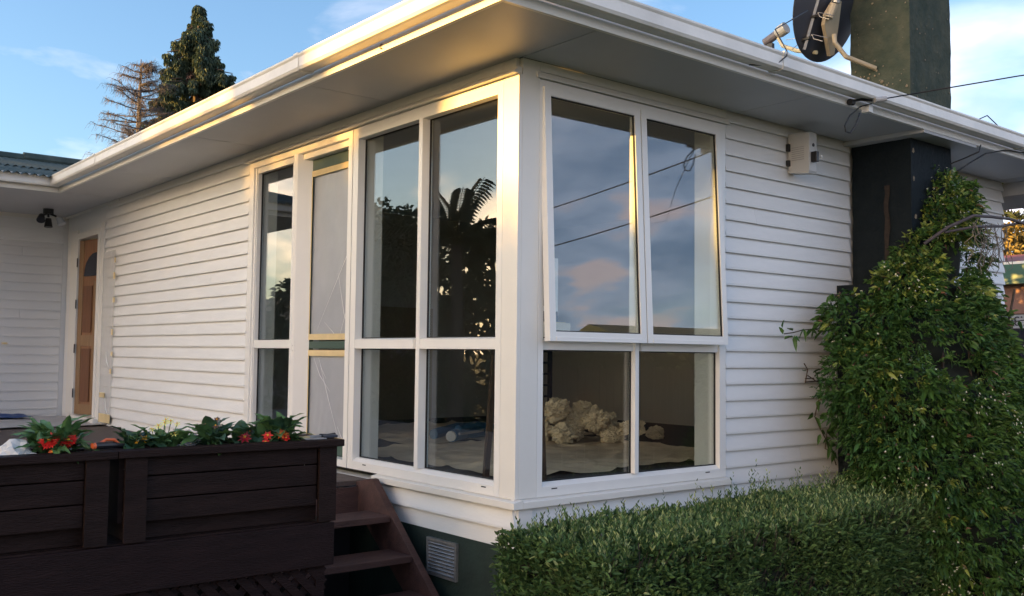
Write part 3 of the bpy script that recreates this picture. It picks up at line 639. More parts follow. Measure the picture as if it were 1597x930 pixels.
def plant(name, label, y, n, kinds, spread, hh, blooms, seed, x=PX, ry_=None):
    random.seed(seed); t = thing(name, label, 'flower', (x,y,.305))
    for i in range(n):
        th = random.uniform(0,2*PI); el = random.uniform(-.1,1.25); rad = random.uniform(0,spread*.45)
        yo = random.uniform(-1,1)*(ry_ or 0)
        sc = random.uniform(1.0,1.7)
        base_ = (math.cos(th)*rad*.8, math.sin(th)*rad+yo, random.uniform(.0,hh*.55))
        o = piece('leaf', LM[random.choice(kinds)], t, base_, (random.uniform(-.4,.4), -el, th)); o.scale = (sc,sc,sc)
    sm = MB()
    for (dy,dz,r_,n_,rows,m_,dx) in blooms:
        sm.tube([(x,y+dy*.4,.31),(x+dx*.6,y+dy*.8,.31+dz*.6),(x+dx,y+dy,.305+dz)],.0018,5)
        bloom(MB(), (x+dx,y+dy,.305+dz), r_, n_, rows, (.75+random.uniform(-.2,.2),-.55,.75)).build('bloom', m_, t, fix=False)
        MB().blob((x+dx+.003,y+dy-.002,.305+dz+.004), r_*.22, 1, .2).build('flower_centre', GOLDP, t)
    sm.build('stem', PLGREEN, t)
    return t
plant('gerbera', 'broad-leaved plant with two big red daisy flowers beside the white stone', -2.12, 74, 'gll', .12, .11, [(-.03,.075,.042,22,3,REDP,.06),(.045,.07,.036,22,3,REDP,.05),(-.02,.03,.02,12,2,ORP,.08)], 3, ry_=.03)
plant('viola', 'small dark-leaved plant with one golden flower left of the yellow primula', -1.80, 30, 'ds', .07, .07, [(.02,.062,.021,6,2,GOLDP,.05),(-.005,.055,.014,6,1,GOLDP,.05)], 5)
plant('primula', 'bright green primula carrying a loose head of pale yellow flowers', -1.685, 40, 'ssg', .07, .07, [(.0,.125,.018,6,1,YELP,.03),(.03,.13,.018,6,1,YELP,.02),(-.03,.115,.018,6,1,YELP,.04),(.05,.12,.016,6,1,YELP,.04),(.015,.135,.017,6,1,YELP,.0),(.035,.08,.016,6,1,YELP,.05),(-.05,.10,.014,6,1,YELP,.02)], 6, ry_=.03)
plant('faded_primula', 'dark-leaved plant with a faded brown flower head standing tall', -1.46, 38, 'ddg', .08, .08, [(-.02,.125,.022,7,3,BRP,.0),(.01,.13,.02,7,3,BRP,.02),(-.035,.115,.018,7,3,BRP,.01),(.0,.105,.018,7,3,BRP,.03)], 8, ry_=.02)
plant('dark_primula', 'low primula with one deep crimson flower between two leafy plants', -1.335, 16, 'ds', .06, .05, [(.0,.05,.032,8,3,DREDP,.06),(.05,.07,.018,7,2,BRP,.0)], 9)
plant('polyanthus', 'leafy plant with two clusters of red-orange flowers near the planter end', -1.17, 66, 'ggsd', .11, .11, [(-.065,.055,.026,7,3,REDP,.08),(-.075,.025,.024,7,3,REDP,.08),(.0,.06,.028,7,3,ORP,.08),(.025,.04,.022,7,3,REDP,.08),(.03,.055,.018,7,2,ORP,.07)], 11, ry_=.06)
random.seed(21)
# stone, crumpled plastic and tools on the planter
t = thing('white_stone', 'white marbled rock in the planter at the left edge', 'rock', (-.33,-2.27,.31))
r_ = MB(); r_.blob((-.33,-2.265,.335),.062,3,.22,1.8,4,(1,1,.75)).blob((-.30,-2.225,.318),.036,3,.25,2,9,(1,1,.7)); r_.build('stone', ROCK, t)
t = thing('crumpled_plastic', 'crumpled clear plastic lying in the planter behind the yellow primula', 'plastic sheet', (-.43,-1.56,.31))
c_ = MB(); c_.blob((-.44,-1.56,.335),.055,4,.5,3,2,(.7,1.6,.7)); c_.build('crumple', FILM2, t)
t = thing('pruning_snips', 'black hand tool with an orange-tipped grip lying on the planter rail', 'garden tool', (-.3,-1.93,.335))
MB().tube([(-.26,-1.985,.352),(-.27,-1.97,.352),(-.29,-1.90,.350),(-.31,-1.84,.345)],[.013,.016,.013,.006],10).build('handle', BLACK, t)
MB().tube([(-.257,-1.994,.353),(-.26,-1.982,.353)],[.0125,.0135],10).build('end_cap', ORANGE, t)
MB().tube([(-.30,-1.955,.356),(-.31,-1.925,.372),(-.315,-1.89,.370),(-.315,-1.872,.352)],.0065,8).build('loop_grip', ORANGE, t)
MB().box(-.33,-2.06,.338,-.322,-1.99,.342).build('blade', STEEL, t)
t = thing('paint_scraper', 'paint scraper with a dark handle lying at the planter end', 'scraper', (-.27,-.95,.335))
MB().box(-.275,-.95,.338,-.245,-.885,.352).build('handle', mat('dark_grip',(.03,.035,.05),.5), t, bevel=.004)
MB().box(-.275,-1.06,.336,-.235,-.95,.340).build('blade', STEEL, t)
t = thing('paint_brush', 'flat paint brush with dried cream paint beside the scraper', 'paint brush', (-.32,-.98,.335))
MB().box(-.335,-1.0,.337,-.305,-.94,.347).build('ferrule', STEEL, t); MB().box(-.338,-1.045,.337,-.302,-1.0005,.345).build('bristles', TAPE, t)
MB().tube([(-.32,-.94,.343),(-.32,-.9,.343),(-.32,-.86,.346)],[.011,.008,.010],8).build('handle', BLACK, t)

# ================================================================= MASKING AND SHEETS BY THE DOOR
t = thing('masking_sheet', 'thin clear plastic taped over the shaded porch wall', 'plastic sheet', (-8.3,-1,.9))
m = MB(); m.smooth = True; m.grid(lambda u,v:(-8.325+.012*noise.noise(Vector((0,u*7,v*4)))-.0*v, -1.2+1.17*u, -.02+2.0*v), 40, 50); m.build('film', FILM2, t, fix=False)
for (yy,zz,wy,wz) in ((-.82,1.36,.10,.045),(-.78,1.5,.03,.30),(-.80,1.07,.1,.04),(-.78,.46,.12,.04),(-.80,.02,.16,.06),(-.62,.80,.06,.02)): MB().box(-8.310,yy-wy/2,zz-wz/2,-8.304,yy+wy/2,zz+wz/2).build('tape', TAPE, t)
t = thing('masking_strip', 'strip of clear plastic taped to the wall right of the front door', 'plastic sheet', (-6.6,-.01,.9))
m = MB(); m.smooth = True; m.grid(lambda u,v:(-6.86+.40*u-.05*max(0,(.35-v))*u, -.009-.006*noise.noise(Vector((u*6,2,v*5))), -.02+1.79*v), 16, 60); m.build('film', FILM3, t, fix=False)
for (xx,zz,wx,wz) in ((-6.45,1.50,.05,.07),(-6.44,1.25,.06,.05),(-6.46,.92,.05,.06),(-6.45,.70,.05,.04),(-6.47,.52,.05,.05),(-6.72,.27,.16,.05),(-6.62,.035,.36,.09),(-6.44,1.66,.04,.05)): MB().box(xx-wx/2,-.022,zz-wz/2,xx+wx/2,-.018,zz+wz/2).build('tape', TAPE, t)
MB().tube([(-6.62,-.024,.72),(-6.58,-.026,.62),(-6.53,-.024,.56)],[.001,.004,.001],5).tube([(-6.6,-.024,.26),(-6.56,-.026,.14),(-6.5,-.024,.07)],[.001,.004,.001],5).build('crease', CREASE, t)
def sheet(name,label,m_,x0,y0_,x1,y1,z,amp,fr):
    t = thing(name,label,'plastic sheet',((x0+x1)/2,(y0_+y1)/2,z))
    m = MB(); m.smooth=True
    m.grid(lambda u,v:(x0+(x1-x0)*u+.06*noise.noise(Vector((v*4,1,u))), y0_+(y1-y0_)*v+.06*noise.noise(Vector((u*5,5,v))), z+.004+amp*(.6+noise.noise(Vector((u*fr,v*fr,z*9))))), 40, 30); m.build('sheet', m_, t, fix=False)
sheet('ground_sheet','crumpled grey plastic sheet on the deck below the front door',GREYC,-8.3,-1.6,-6.55,-.03,-.035,.012,7)
sheet('blue_tarpaulin','blue tarpaulin folded on the deck against the porch wall',BLUEC,-8.3,-1.6,-7.75,-.45,-.02,.03,9)

# ================================================================= INSIDE THE ROOM
def cloth(name,label,x0,y0_,x1,y1,seed,amp=.022):
    t = thing(name,label,'drop cloth',((x0+x1)/2,(y0_+y1)/2,0)); m = MB(); m.smooth=True
    def fn(u,v):
        x = x0+(x1-x0)*u+.05*noise.noise(Vector((v*5,seed,u*3))); y = y0_+(y1-y0_)*v+.05*noise.noise(Vector((u*6,seed+4,v*3)))
        n1 = noise.noise(Vector((x*2.2+y*.8,y*2.6-x*.9,seed))); n2 = noise.noise(Vector((x*7,y*6,seed+2)))
        edge = min(u,1-u,v,1-v); r_ = max(0,1-abs(n1)*3.2)**2+.5*max(0,1-abs(noise.noise(Vector((x*4.1-y*2,y*3.3+x,seed+5))))*5)**2*min(1,edge*14)
        return (x,y,.006+amp*r_+.012*max(0,n2)+0)
    m.grid(fn,110,90); m.build('cloth',CLOTH,t,fix=False)
cloth('drop_cloth','beige canvas drop cloth spread on the floor inside the shaded corner window',-2.7,.50,-.60,2.9,3.0)
cloth('drop_cloth','rumpled beige drop cloth further back in the room',-4.6,1.2,-2.7,3.2,9.0)
t = thing('masking_paper_pile','big pile of crumpled cream masking paper on the floor behind the glass','waste paper',(-2.2,2.7,0))
random.seed(5)
def crumple(c,r_,sd):
    m = MB(); m.blob(c,r_,4,.0); out_ = []
    for v in m.v:
        p = Vector(v)-Vector(c); d = p.normalized()
        w_ = noise.noise(d*2.2+Vector((sd,0,0)))*.5+abs(noise.noise(d*5+Vector((sd,3,1))))*.7-.2
        out_.append(Vector(c)+Vector((p.x,p.y,p.z*.85))*(1+w_*.75))
    m.v = [tuple(v) for v in out_]; return m
for i in range(34):
    u = random.uniform(-1,1); h_ = random.uniform(0,1)
    y = 2.40+u*.38; top = .33*(1-abs(u+.35)*.75) if u<.2 else .30*(1-abs(u-.45))
    c = (-2.15+u*.15+random.uniform(-.16,.22), y, .05+max(.02,top)*h_*.85)
    crumple(c, random.uniform(.06,.10), i*3.7).build('crumpled_sheet', PAPER, t, fix=False)
t = thing('paper_scrap','single crumpled scrap of masking paper right of the big pile','waste paper',(-2.1,3.35,0))
crumple((-2.1,3.36,.05),.075,91).build('crumpled_sheet', PAPER, t, fix=False)
t = thing('blue_plastic_bundle','folded blue plastic bundle with a white end lying on the drop cloth','plastic bundle',(-2.9,1.95,.03))
MB().tube([(-2.62,1.50,.07),(-2.8,1.75,.065),(-2.95,2.15,.06)],[.05,.045,.04],10).tube([(-2.95,1.55,.06),(-3.1,1.9,.09),(-3.2,2.35,.07)],.045,8).tube([(-2.7,1.62,.12),(-2.9,1.95,.12),(-3.0,2.3,.09)],[.03,.04,.02],8).build('folded_plastic', BLUEP, t)
MB().tube([(-2.60,1.475,.07),(-2.62,1.50,.07)],.042,12).build('roll_end', JAMBIN, t)
MB().tube([(-2.60,1.56,.085),(-2.85,2.0,.08)],.012,6).build('roll_edge', GREYC, t)
# trestle with boxes behind the open sash
t = thing('timber_trestle','brown timber trestle with leaning legs just inside the open sash','trestle',(-.55,.6,0))
for (a,b) in (((-.40,.42),(-.42,.45)),((-.40,.55),(-.42,.52)),((-.78,.42),(-.74,.45)),((-.78,.55),(-.74,.52))): MB().tube([(a[0],a[1],0),(b[0],b[1],.80)],.022,4).build('leg', FENCEM, t)
MB().box(-.80,.42,.80,-.34,.74,.84).build('top_board', FENCEM, t)
t = thing('paper_tray','cream cardboard tray lying on the trestle under the open sash','box',(-.5,.6,.84))
MB().box(-.62,.46,.842,-.35,.70,.925).build('tray_side', PAPER, t); MB().box(-.6,.48,.9255,-.37,.68,.93).build('tray_lid', TAPE, t)
t = thing('white_cabinet','tall narrow white appliance panel with a black ring handle inside the open window','cabinet',(-.5,.55,.93))
MB().box(-.60,.44,.932,-.35,.60,.99).build('plinth_block', BLACK, t); MB().box(-.60,.44,.9905,-.35,.60,1.30).build('cabinet_body', JAMBIN, t)
MB().tube([(-.345+.02*math.sin(a*PI/8)*0, .505+.028*math.cos(a*PI/8), 1.07+.05*math.sin(a*PI/8)) for a in range(17)],.007,6).build('ring_handle', BLACK, t)
# blue step ladder
t = thing('step_ladder','dark blue step ladder standing in the room behind the pile of masking paper','ladder',(-3.4,3.1,0))
for yy in (3.02,3.24): MB().box(-3.42,yy,0,-3.38,yy+.03,.98).build('rail', mat('navy_ladder',(.015,.025,.06),.4) if yy<3.1 else bpy.data.materials['navy_ladder'], t)
for i in range(8): MB().box(-3.43,3.051,.10+i*.11,-3.37,3.239,.12+i*.11).build('rung', bpy.data.materials['navy_ladder'], t)

# ================================================================= DISH, ANTENNA, CABLES
t = thing('satellite_dish','dark satellite dish seen from behind, bracketed to the chimney','satellite dish',(.1,2.95,3.0))
dc = Vector((-.035,2.90,3.28)); Nn = Vector((-.60,.43-.55+.20,.30)); Nn = Vector((-.93,.03,.30)).normalized()
ua = Vector((0,0,1))-Nn*Nn.z; ua.normalize(); va = Nn.cross(ua)
dm = MB(); dm.smooth = True
def dfn(off):
    def fn(u,v):
        th = 2*PI*v; r_ = u; p = dc+ua*(.405*r_*math.cos(th))+va*(.36*r_*math.sin(th)); return p-Nn*(.06*(1-r_*r_)+off)
    return fn
dm.grid(dfn(0),10,48); dm.grid(dfn(.006),10,48)
dm.build('reflector', DISHM, t, fix=False)
rim = MB(); rim.tube([dc+ua*(.407*math.cos(a*PI/24))+va*(.362*math.sin(a*PI/24)) for a in range(49)],.006,6,False); rim.build('rim', DISHM, t)
bk = dc-Nn*.085
def Q(a,b,c=0): return bk+ua*a+va*b-Nn*c
bp_ = MB(); pts = [(.02,-.07),(-.10,-.13),(-.17,-.12),(-.36,.03),(-.34,.07),(-.12,.03),(.02,.0)]
n0 = len(pts); bp_.add([Q(a,b,.0) for a,b in pts]+[Q(a,b,.03) for a,b in pts],[tuple(range(n0))]+[tuple(range(n0,2*n0))[::-1]]+[(i,(i+1)%n0,n0+(i+1)%n0,n0+i) for i in range(n0)])
bp_.build('bracket_plate', CREAMM, t)
MB().tube([Q(-.02,-.10,.05),Q(-.12,-.12,.05)],.028,10).build('clamp', CREAMM, t); MB().tube([Q(-.01,-.10,.06),Q(.012,-.10,.06)],.03,8).build('clamp_bolt', STEEL, t)
MB().tube([Vector((.035,2.87,3.03)),Vector((.04,2.87,2.97)),Vector((.09,2.93,2.87)),Vector((.20,3.13,2.80))],.017,10).build('mounting_arm', CREAMM, t)
MB().tube([Vector((-.10,2.86,2.93)),Vector((-.28,2.88,2.99)),Vector((-.41,2.89,3.06)),Vector((-.455,2.9,3.13))],[.014,.016,.014,.013],8).build('feed_arm', mat('cream_feed_arm',(.74,.64,.40),.4), t)
MB().tube([Vector((-.575,2.9,3.125)),Vector((-.47,2.9,3.165))],.032,14).build('feed_body', mat('grey_feed_body',(.20,.18,.20),.5), t)
MB().tube([Vector((-.468,2.9,3.166)),Vector((-.44,2.9,3.177)),Vector((-.385,2.9,3.196))],[.034,.046,.046],16).build('feed_horn', mat('off_white_feed_cap',(.62,.60,.54),.4), t)
MB().box(-.55,2.885,3.06,-.50,2.915,3.105).build('connector', BLACK, t)
t = thing('tv_antenna','grey television antenna boom with short cross rods in front of the dish','antenna',(0,2.75,3))
b0 = Vector((-.111,2.72,2.925)); b1 = Vector((.075,2.72,3.46)); MB().tube([b0,b1],.013,4).build('boom', STEEL, t)
for i,f_ in enumerate((.13,.40,.66,.90)):
    c = b0.lerp(b1,f_); MB().box(c.x-.03,c.y-.02,c.z-.008,c.x+.03,c.y+.02,c.z+.008).build('clip', BLACK, t)
    for s_ in (-1,1):
        MB().tube([c+Vector((s_*.02,0,0)), c+Vector((s_*.045,-.01,.022)), c+Vector((s_*.17,-.01,.034*(-s_)+.0))],.0028,5).build('rod', STEEL, t)
        MB().tube([c+Vector((s_*.045,-.01,.022)), c+Vector((s_*.055,0,-.01)), c+Vector((s_*.125,0,-.045))],.0028,5).build('rod', STEEL, t)
MB().tube([b1,Vector((.1,2.80,3.60)),Vector((.2,3.12,3.9))],.014,8).build('mast_arm', STEEL, t)
t = thing('service_cable','black overhead cable tied to an insulator on the right fascia','cable',(.58,2.35,2.34))
cp = [(.735,2.32,2.335),(1.27,2.90,2.47),(3.4,5.2,2.93),(8,10.3,3.95),(18,21,6.8)]
MB().tube(cp,.0042,6).build('wire', BLACK, t)
MB().tube([(.625,2.10,2.300),(.65,2.18,2.32),(.69,2.24,2.318)],.009,6).build('tie', BLACK, t)
MB().tube([(.70,2.25,2.320),(.733,2.32,2.334)],.017,10).build('insulator', mat('grey_porcelain',(.4,.4,.4),.3), t)
MB().tube([(.622,2.10,2.296),(.622,2.135,2.300)],.02,10).build('eye_bolt', BLACK, t)
lp = [(.65,2.30,2.315),(.64,2.19,2.28),(.63,2.09,2.21),(.625,2.04,2.14),(.625,2.05,2.105),(.625,2.10,2.105),(.63,2.15,2.16),(.635,2.19,2.24)]
MB().tube(lp,.0045,6).build('slack_loop', BLACK, t)
MB().box(.601,2.27,2.262,.65,2.315,2.302).build('junction_cover', SIGNM, t)
t = thing('drooping_wire','thin dark wires looping from the fascia down to the chimney','cable',(.5,3.8,2.2))
MB().tube([(.61,3.83,2.285),(.615,3.79,2.23),(.54,3.74,2.19),(.46,3.68,2.15)],.005,6).tube([(.61,4.55,2.33),(.62,4.20,2.30),(.60,3.93,2.24),(.54,3.80,2.16),(.47,3.70,2.08)],.005,6).tube([(.70,3.62,2.425),(.71,3.72,2.465),(.70,3.90,2.425)],.004,6).tube([(.70,4.8,2.425),(.71,4.95,2.465),(.70,5.1,2.425)],.004,6).build('wire', BLACK, t)
t = thing('aerial_lead','thin lead hanging down the gutter face from the dish','cable',(.67,1.4,2.45))
MB().tube([(.40,2.0,2.9),(.55,1.45,2.62),(.712,1.33,2.43),(.718,1.32,2.40),(.70,1.24,2.335),(.63,1.1,2.325)],.0035,6).build('wire', BLACK, t)
t = thing('fascia_hook','small rusty hook screwed to the sunlit fascia','hook',(-.38,-.56,2.33))
MB().tube([(-.38+.012*math.cos(a*PI/6), -.606, 2.308+.012*math.sin(a*PI/6)) for a in range(2,11)],.003,5).build('hook', HOOPM, t)

# ================================================================= HEDGE AND CREEPER
random.seed(3)
hg = thing('clipped_hedge','clipped grey-green hedge running along the shaded wall below the window','hedge',(.5,1.5,GZ))
hx0,hx1,hy0,hy1,hzt = .13,.86,-.21,3.05,-.115
n = 56000
U = RNG.uniform(size=(n,3)); sel = RNG.uniform(size=n)
P3 = np.empty((n,3)); D3 = RNG.normal(size=(n,3))*.55
top = sel < .40; fr = (sel >= .40)&(sel < .86); en = sel >= .86
P3[:,0] = hx0+(hx1-hx0)*U[:,0]; P3[:,1] = hy0+(hy1-hy0)*U[:,1]; P3[:,2] = GZ+(hzt-GZ)*U[:,2]**.7
dep = np.abs(RNG.normal(size=n))*.035
def lump(P): return .03*np.sin(P[:,1]*5.1+P[:,2]*3)+.022*np.sin(P[:,1]*13.7+P[:,0]*9)+.016*np.sin(P[:,2]*17+P[:,1]*4)
lu = lump(P3)
P3[top,2] = hzt-dep[top]+lu[top]*.55; P3[fr,0] = hx1-dep[fr]+lu[fr]*.9; P3[en,1] = hy0+dep[en]+lu[en]*.9
# rounded shoulders
ex = np.clip((P3[:,0]-(hx1-.10))/.10,0,1); P3[:,2] = np.where(top, P3[:,2]-ex**2*.05, P3[:,2])
ez = np.clip((P3[:,2]-(hzt-.10))/.10,0,1); P3[:,0] = np.where(fr, P3[:,0]-ez**2*.06, P3[:,0])
D3[top] += np.array([.2,-.1,1.0]); D3[fr] += np.array([.9,-.15,.75]); D3[en] += np.array([.1,-.9,.75])
Ls = RNG.uniform(.022,.046,n)
holes = np.array([noise.noise(Vector(p)*9)+.5*noise.noise(Vector(p)*21) for p in P3]) > .27
P3[holes] -= np.array([.05,-.03,.04])
yng = RNG.uniform(size=n) < np.where(top,.13,.035)
sets = [(P3[~yng],D3[~yng],Ls[~yng],Ls[~yng]*.36,HEDGE,.1),(P3[yng],D3[yng],Ls[yng],Ls[yng]*.38,HEDGEY,.05)]
# upright shoots standing above the clipped top
ns = 1500; sx = RNG.uniform(hx0,hx1,ns); sy = hy0+(hy1-hy0)*RNG.uniform(size=ns)**.85; sh = RNG.gamma(2.2,.02,ns)+.015
sh = np.where(sy>1.4, sh*1.35, sh); lean = RNG.normal(size=(ns,2))*.18
PC,PD,PL = [],[],[]
for j in range(9):
    tt_ = (j+.5)/9; a = j*2.4
    PC.append(np.stack([sx+lean[:,0]*sh*tt_, sy+lean[:,1]*sh*tt_, hzt-.03+.017*np.sin(sy*5.1)+sh*tt_],1)); PD.append(np.stack([np.cos(a+sx*50)*.55, np.sin(a+sx*50)*.55, np.full(ns,1.0)],1)); PL.append(np.full(ns,.034)*(1-.35*tt_)*RNG.uniform(.8,1.25,ns))
PC=np.concatenate(PC);PD=np.concatenate(PD);PL=np.concatenate(PL); yy = RNG.uniform(size=len(PC))<.34
sets += [(PC[~yy],PD[~yy],PL[~yy],PL[~yy]*.3,HEDGE,.05),(PC[yy],PD[yy],PL[yy],PL[yy]*.3,HEDGEY,.05)]
leafobj('foliage', sets, hg)
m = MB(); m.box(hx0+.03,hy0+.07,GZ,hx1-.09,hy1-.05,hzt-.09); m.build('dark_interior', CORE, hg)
tw = MB()
for i in range(1600):
    x,y = random.uniform(hx0+.05,hx1-.02), random.uniform(hy0+.03,hy1); z = hzt-.12
    if random.random()<.5: x = hx1-.07; z = random.uniform(GZ+.1,hzt-.1)
    tw.tube([(x,y,z),(x+random.uniform(-.01,.07),y+random.uniform(-.04,.04),z+random.uniform(.06,.14))],.0017,3,False)
tw.build('twig', BARK, hg, kind='stuff')

cp_ = thing('jasmine_creeper','big dark green flowering creeper swallowing the chimney base and wall','creeper',(.6,3.4,GZ))
ELL0 = [((.46,3.54,1.74),(.09,.12,.26)),((.47,3.50,1.46),(.16,.30,.30)),((.45,3.36,1.16),(.25,.60,.28)),((.46,3.31,.84),(.34,.84,.38)),((.50,3.30,.42),(.42,.98,.48)),((.58,3.38,.0),(.48,.98,.50)),((.68,3.42,-.42),(.53,.96,.42)),((.78,3.46,-.62),(.52,.86,.36)),((.40,3.84,.66),(.31,.42,.50)),((.30,2.78,.98),(.14,.30,.15)),((.42,3.02,1.16),(.20,.22,.20)),((.45,3.34,1.40),(.17,.26,.22)),((.45,3.72,1.40),(.20,.30,.30)),((.47,3.62,1.72),(.10,.14,.2)),((.34,2.70,.6),(.2,.32,.25))]
ELL = [((c[0],c[1]+.0,c[2]),(r_[0],r_[1]*.93,r_[2])) for c,r_ in ELL0]
NN = 19000; cen = []
vol = np.array([e[1][0]*e[1][1]+e[1][1]*e[1][2]+e[1][0]*e[1][2] for e in ELL]); pr = vol/vol.sum()
idx = RNG.choice(len(ELL), NN*2, p=pr); dirs = nrm(RNG.normal(size=(NN*2,3))); C0 = np.array([ELL[i][0] for i in idx]); R0 = np.array([ELL[i][1] for i in idx])
Pc = C0+dirs*R0*(1-.22*RNG.uniform(size=(NN*2,1))**1.5)
lumpn = np.array([noise.noise(Vector(p)*3.2)*.13+noise.noise(Vector(p)*8)*.09 for p in Pc]); Pc += dirs*lumpn[:,None]
inside = np.zeros(len(Pc), bool)
for (c,r_) in ELL: inside |= (((Pc-np.array(c))/(np.array(r_)*.86))**2).sum(1) < 1
keep = ~inside & (Pc[:,0] > .02) & (Pc[:,2] > GZ+.03)
Pc = Pc[keep]; Dc = nrm(dirs[keep]*np.array([1.3,1,1])+RNG.normal(size=(keep.sum(),3))*.35+np.array([.15,-.05,.1]))
sets = []; LC,LD,LL,YG = [],[],[],[]; ssz = RNG.lognormal(0,.30,len(Pc))
for j in range(8):
    tj = j/7; a = RNG.uniform(0,6.28,len(Pc)); side = nrm(np.cross(Dc, RNG.normal(size=Dc.shape)))
    LC.append(Pc+Dc*tj*.075+np.array([0,0,-.02])*tj**2); LD.append(nrm(Dc*(.5+.5*tj)+side*(1.1-.7*tj)+np.array([0,0,-.2]))); LL.append(RNG.uniform(.024,.046,len(Pc))*ssz)
sprY = RNG.uniform(size=len(Pc)) < np.clip(.05+.16*np.array([noise.noise(Vector(p)*2.1) for p in Pc])+np.where(Pc[:,2]>1.15,.22,0),0.015,.5)
for j in range(8): YG.append(sprY)
LC=np.concatenate(LC);LD=np.concatenate(LD);LL=np.concatenate(LL);YG=np.concatenate(YG)
DEAD = (RNG.uniform(size=len(LC))<.012)
sets=[(LC[DEAD],LD[DEAD],LL[DEAD],LL[DEAD]*.4,CONIB,.3),(LC[~YG&~DEAD],LD[~YG&~DEAD],LL[~YG&~DEAD],LL[~YG&~DEAD]*.38,JASM,.22),(LC[YG],LD[YG],LL[YG],LL[YG]*.36,JASMY,.22)]
leafobj('foliage', sets, cp_)
# blossoms
bw_ = np.clip(np.array([noise.noise(Vector(p)*3.7+Vector((9,2,4))) for p in Pc])+.05,0.01,1)**2; q = RNG.choice(len(Pc), 1300, p=bw_/bw_.sum()); FC,FD = [],[]
for j in range(5):
    a = j*2*PI/5; FC.append(Pc[q]+Dc[q]*.085); s1 = nrm(np.cross(Dc[q],np.array([0,0,1.]))); s2 = np.cross(Dc[q],s1); FD.append(s1*math.cos(a)+s2*math.sin(a)+Dc[q]*.3)
leafobj('blossom', [(np.concatenate(FC),np.concatenate(FD),.0085,.0045,BLOOMW,.0)], cp_)
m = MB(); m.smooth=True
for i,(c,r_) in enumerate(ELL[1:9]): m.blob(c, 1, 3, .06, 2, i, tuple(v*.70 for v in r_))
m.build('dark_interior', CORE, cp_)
sm = MB()
random.seed(8)
for i in range(16):
    y = random.uniform(2.9,4.2); z = GZ; pts=[Vector((random.uniform(.35,.8),y,z))]
    for k_ in range(7): pts.append(pts[-1]+Vector((random.uniform(-.06,.04),random.uniform(-.12,.12),random.uniform(.2,.36))))
    sm.tube(pts,.009,5)
sm.build('stem', BARK, cp_, kind='stuff')
# single leaves climbing over the boards left of the plant
def sprig(pts, sizes, seed):
    random.seed(seed); t_ = MB(); t_.tube(pts,.004,5); t_.build('stem', BARK, cp_)
    for p in pts[1:]:
        for k_ in range(3):
            C_ = np.array([Vector(p)+Vector((random.uniform(0,.03),random.uniform(-.04,.04),random.uniform(-.04,.04)))]); Dn = np.array([[random.uniform(-.1,.3),random.uniform(-1,1),random.uniform(-1,.5)]])
            o = leafobj('leaf', [(C_,Dn,random.uniform(.06,.095),random.uniform(.028,.038),JASM,.2)], cp_, kind=None)
sprig([(.03,2.86,.06),(.035,2.75,.16),(.035,2.66,.26),(.035,2.60,.34),(.035,2.63,.42)],0,1)
sprig([(.03,2.86,.0),(.035,2.80,.10),(.035,2.72,.12),(.035,2.74,.22),(.035,2.8,.3)],0,2)
sprig([(.03,2.85,.52),(.035,2.72,.56),(.035,2.62,.58),(.035,2.52,.62)],0,3)
sprig([(.06,2.7,.92),(.10,2.5,.93),(.12,2.34,.92),(.13,2.22,.90),(.13,2.12,.89)],0,4)
sprig([(.3,2.7,1.15),(.3,2.5,1.16),(.3,2.36,1.12)],0,6)
sprig([(.5,4.3,1.0),(.55,4.45,1.03),(.6,4.6,1.05),(.62,4.75,1.10)],0,7)
t = thing('wire_trellis_end','pale wire trellis end poking out of the creeper against the boards','trellis',(.03,2.7,.6))
MB().tube([(.03,2.50,.57),(.035,2.52,.66),(.035,2.48,.70)],.004,5).tube([(.03,2.50,.575),(.035,2.88,.595)],.0045,5).tube([(.03,2.50,.60),(.03,2.60,.60)],.004,5).build('wire', FENCEM, t)
for yy in (2.70,2.85): MB().box(.036,yy,.60,.039,yy+.02,.665).build('plant_tag', SIGNM, t)

# garden hoops and dry vine
t = thing('garden_hoop','two rusty metal hoops arching out above the creeper','garden arch',(.8,3.5,1.6))
MB().tube([(.62,2.98,1.50),(.72,3.10,1.61),(.8,3.30,1.70),(.8,3.55,1.718),(.8,3.85,1.73),(.85,4.2,1.69),(.9,4.5,1.55)],.011,8).build('hoop', HOOPM, t)
MB().tube([(.7,3.1,1.58),(.8,3.33,1.63),(.8,3.7,1.665),(.8,4.02,1.72),(.8,4.4,1.80)],.009,8).build('hoop', HOOPM, t)
t = thing('dry_vine','tangle of dry bare vine stems hanging from the hoops','vine',(.8,3.5,1.5))
random.seed(12); dvn = MB()
for i in range(26):
    y = random.uniform(3.28,3.80); p = Vector((.8,y,1.67+random.uniform(-.03,.02))); pts=[p]
    for k_ in range(6): p = p+Vector((random.uniform(-.03,.03),random.uniform(-.075,.075),-random.uniform(.02,.075))); pts.append(p)
    dvn.tube(pts,random.uniform(.0015,.003),4)
dvn.build('stem', MESHW, t, kind='stuff')

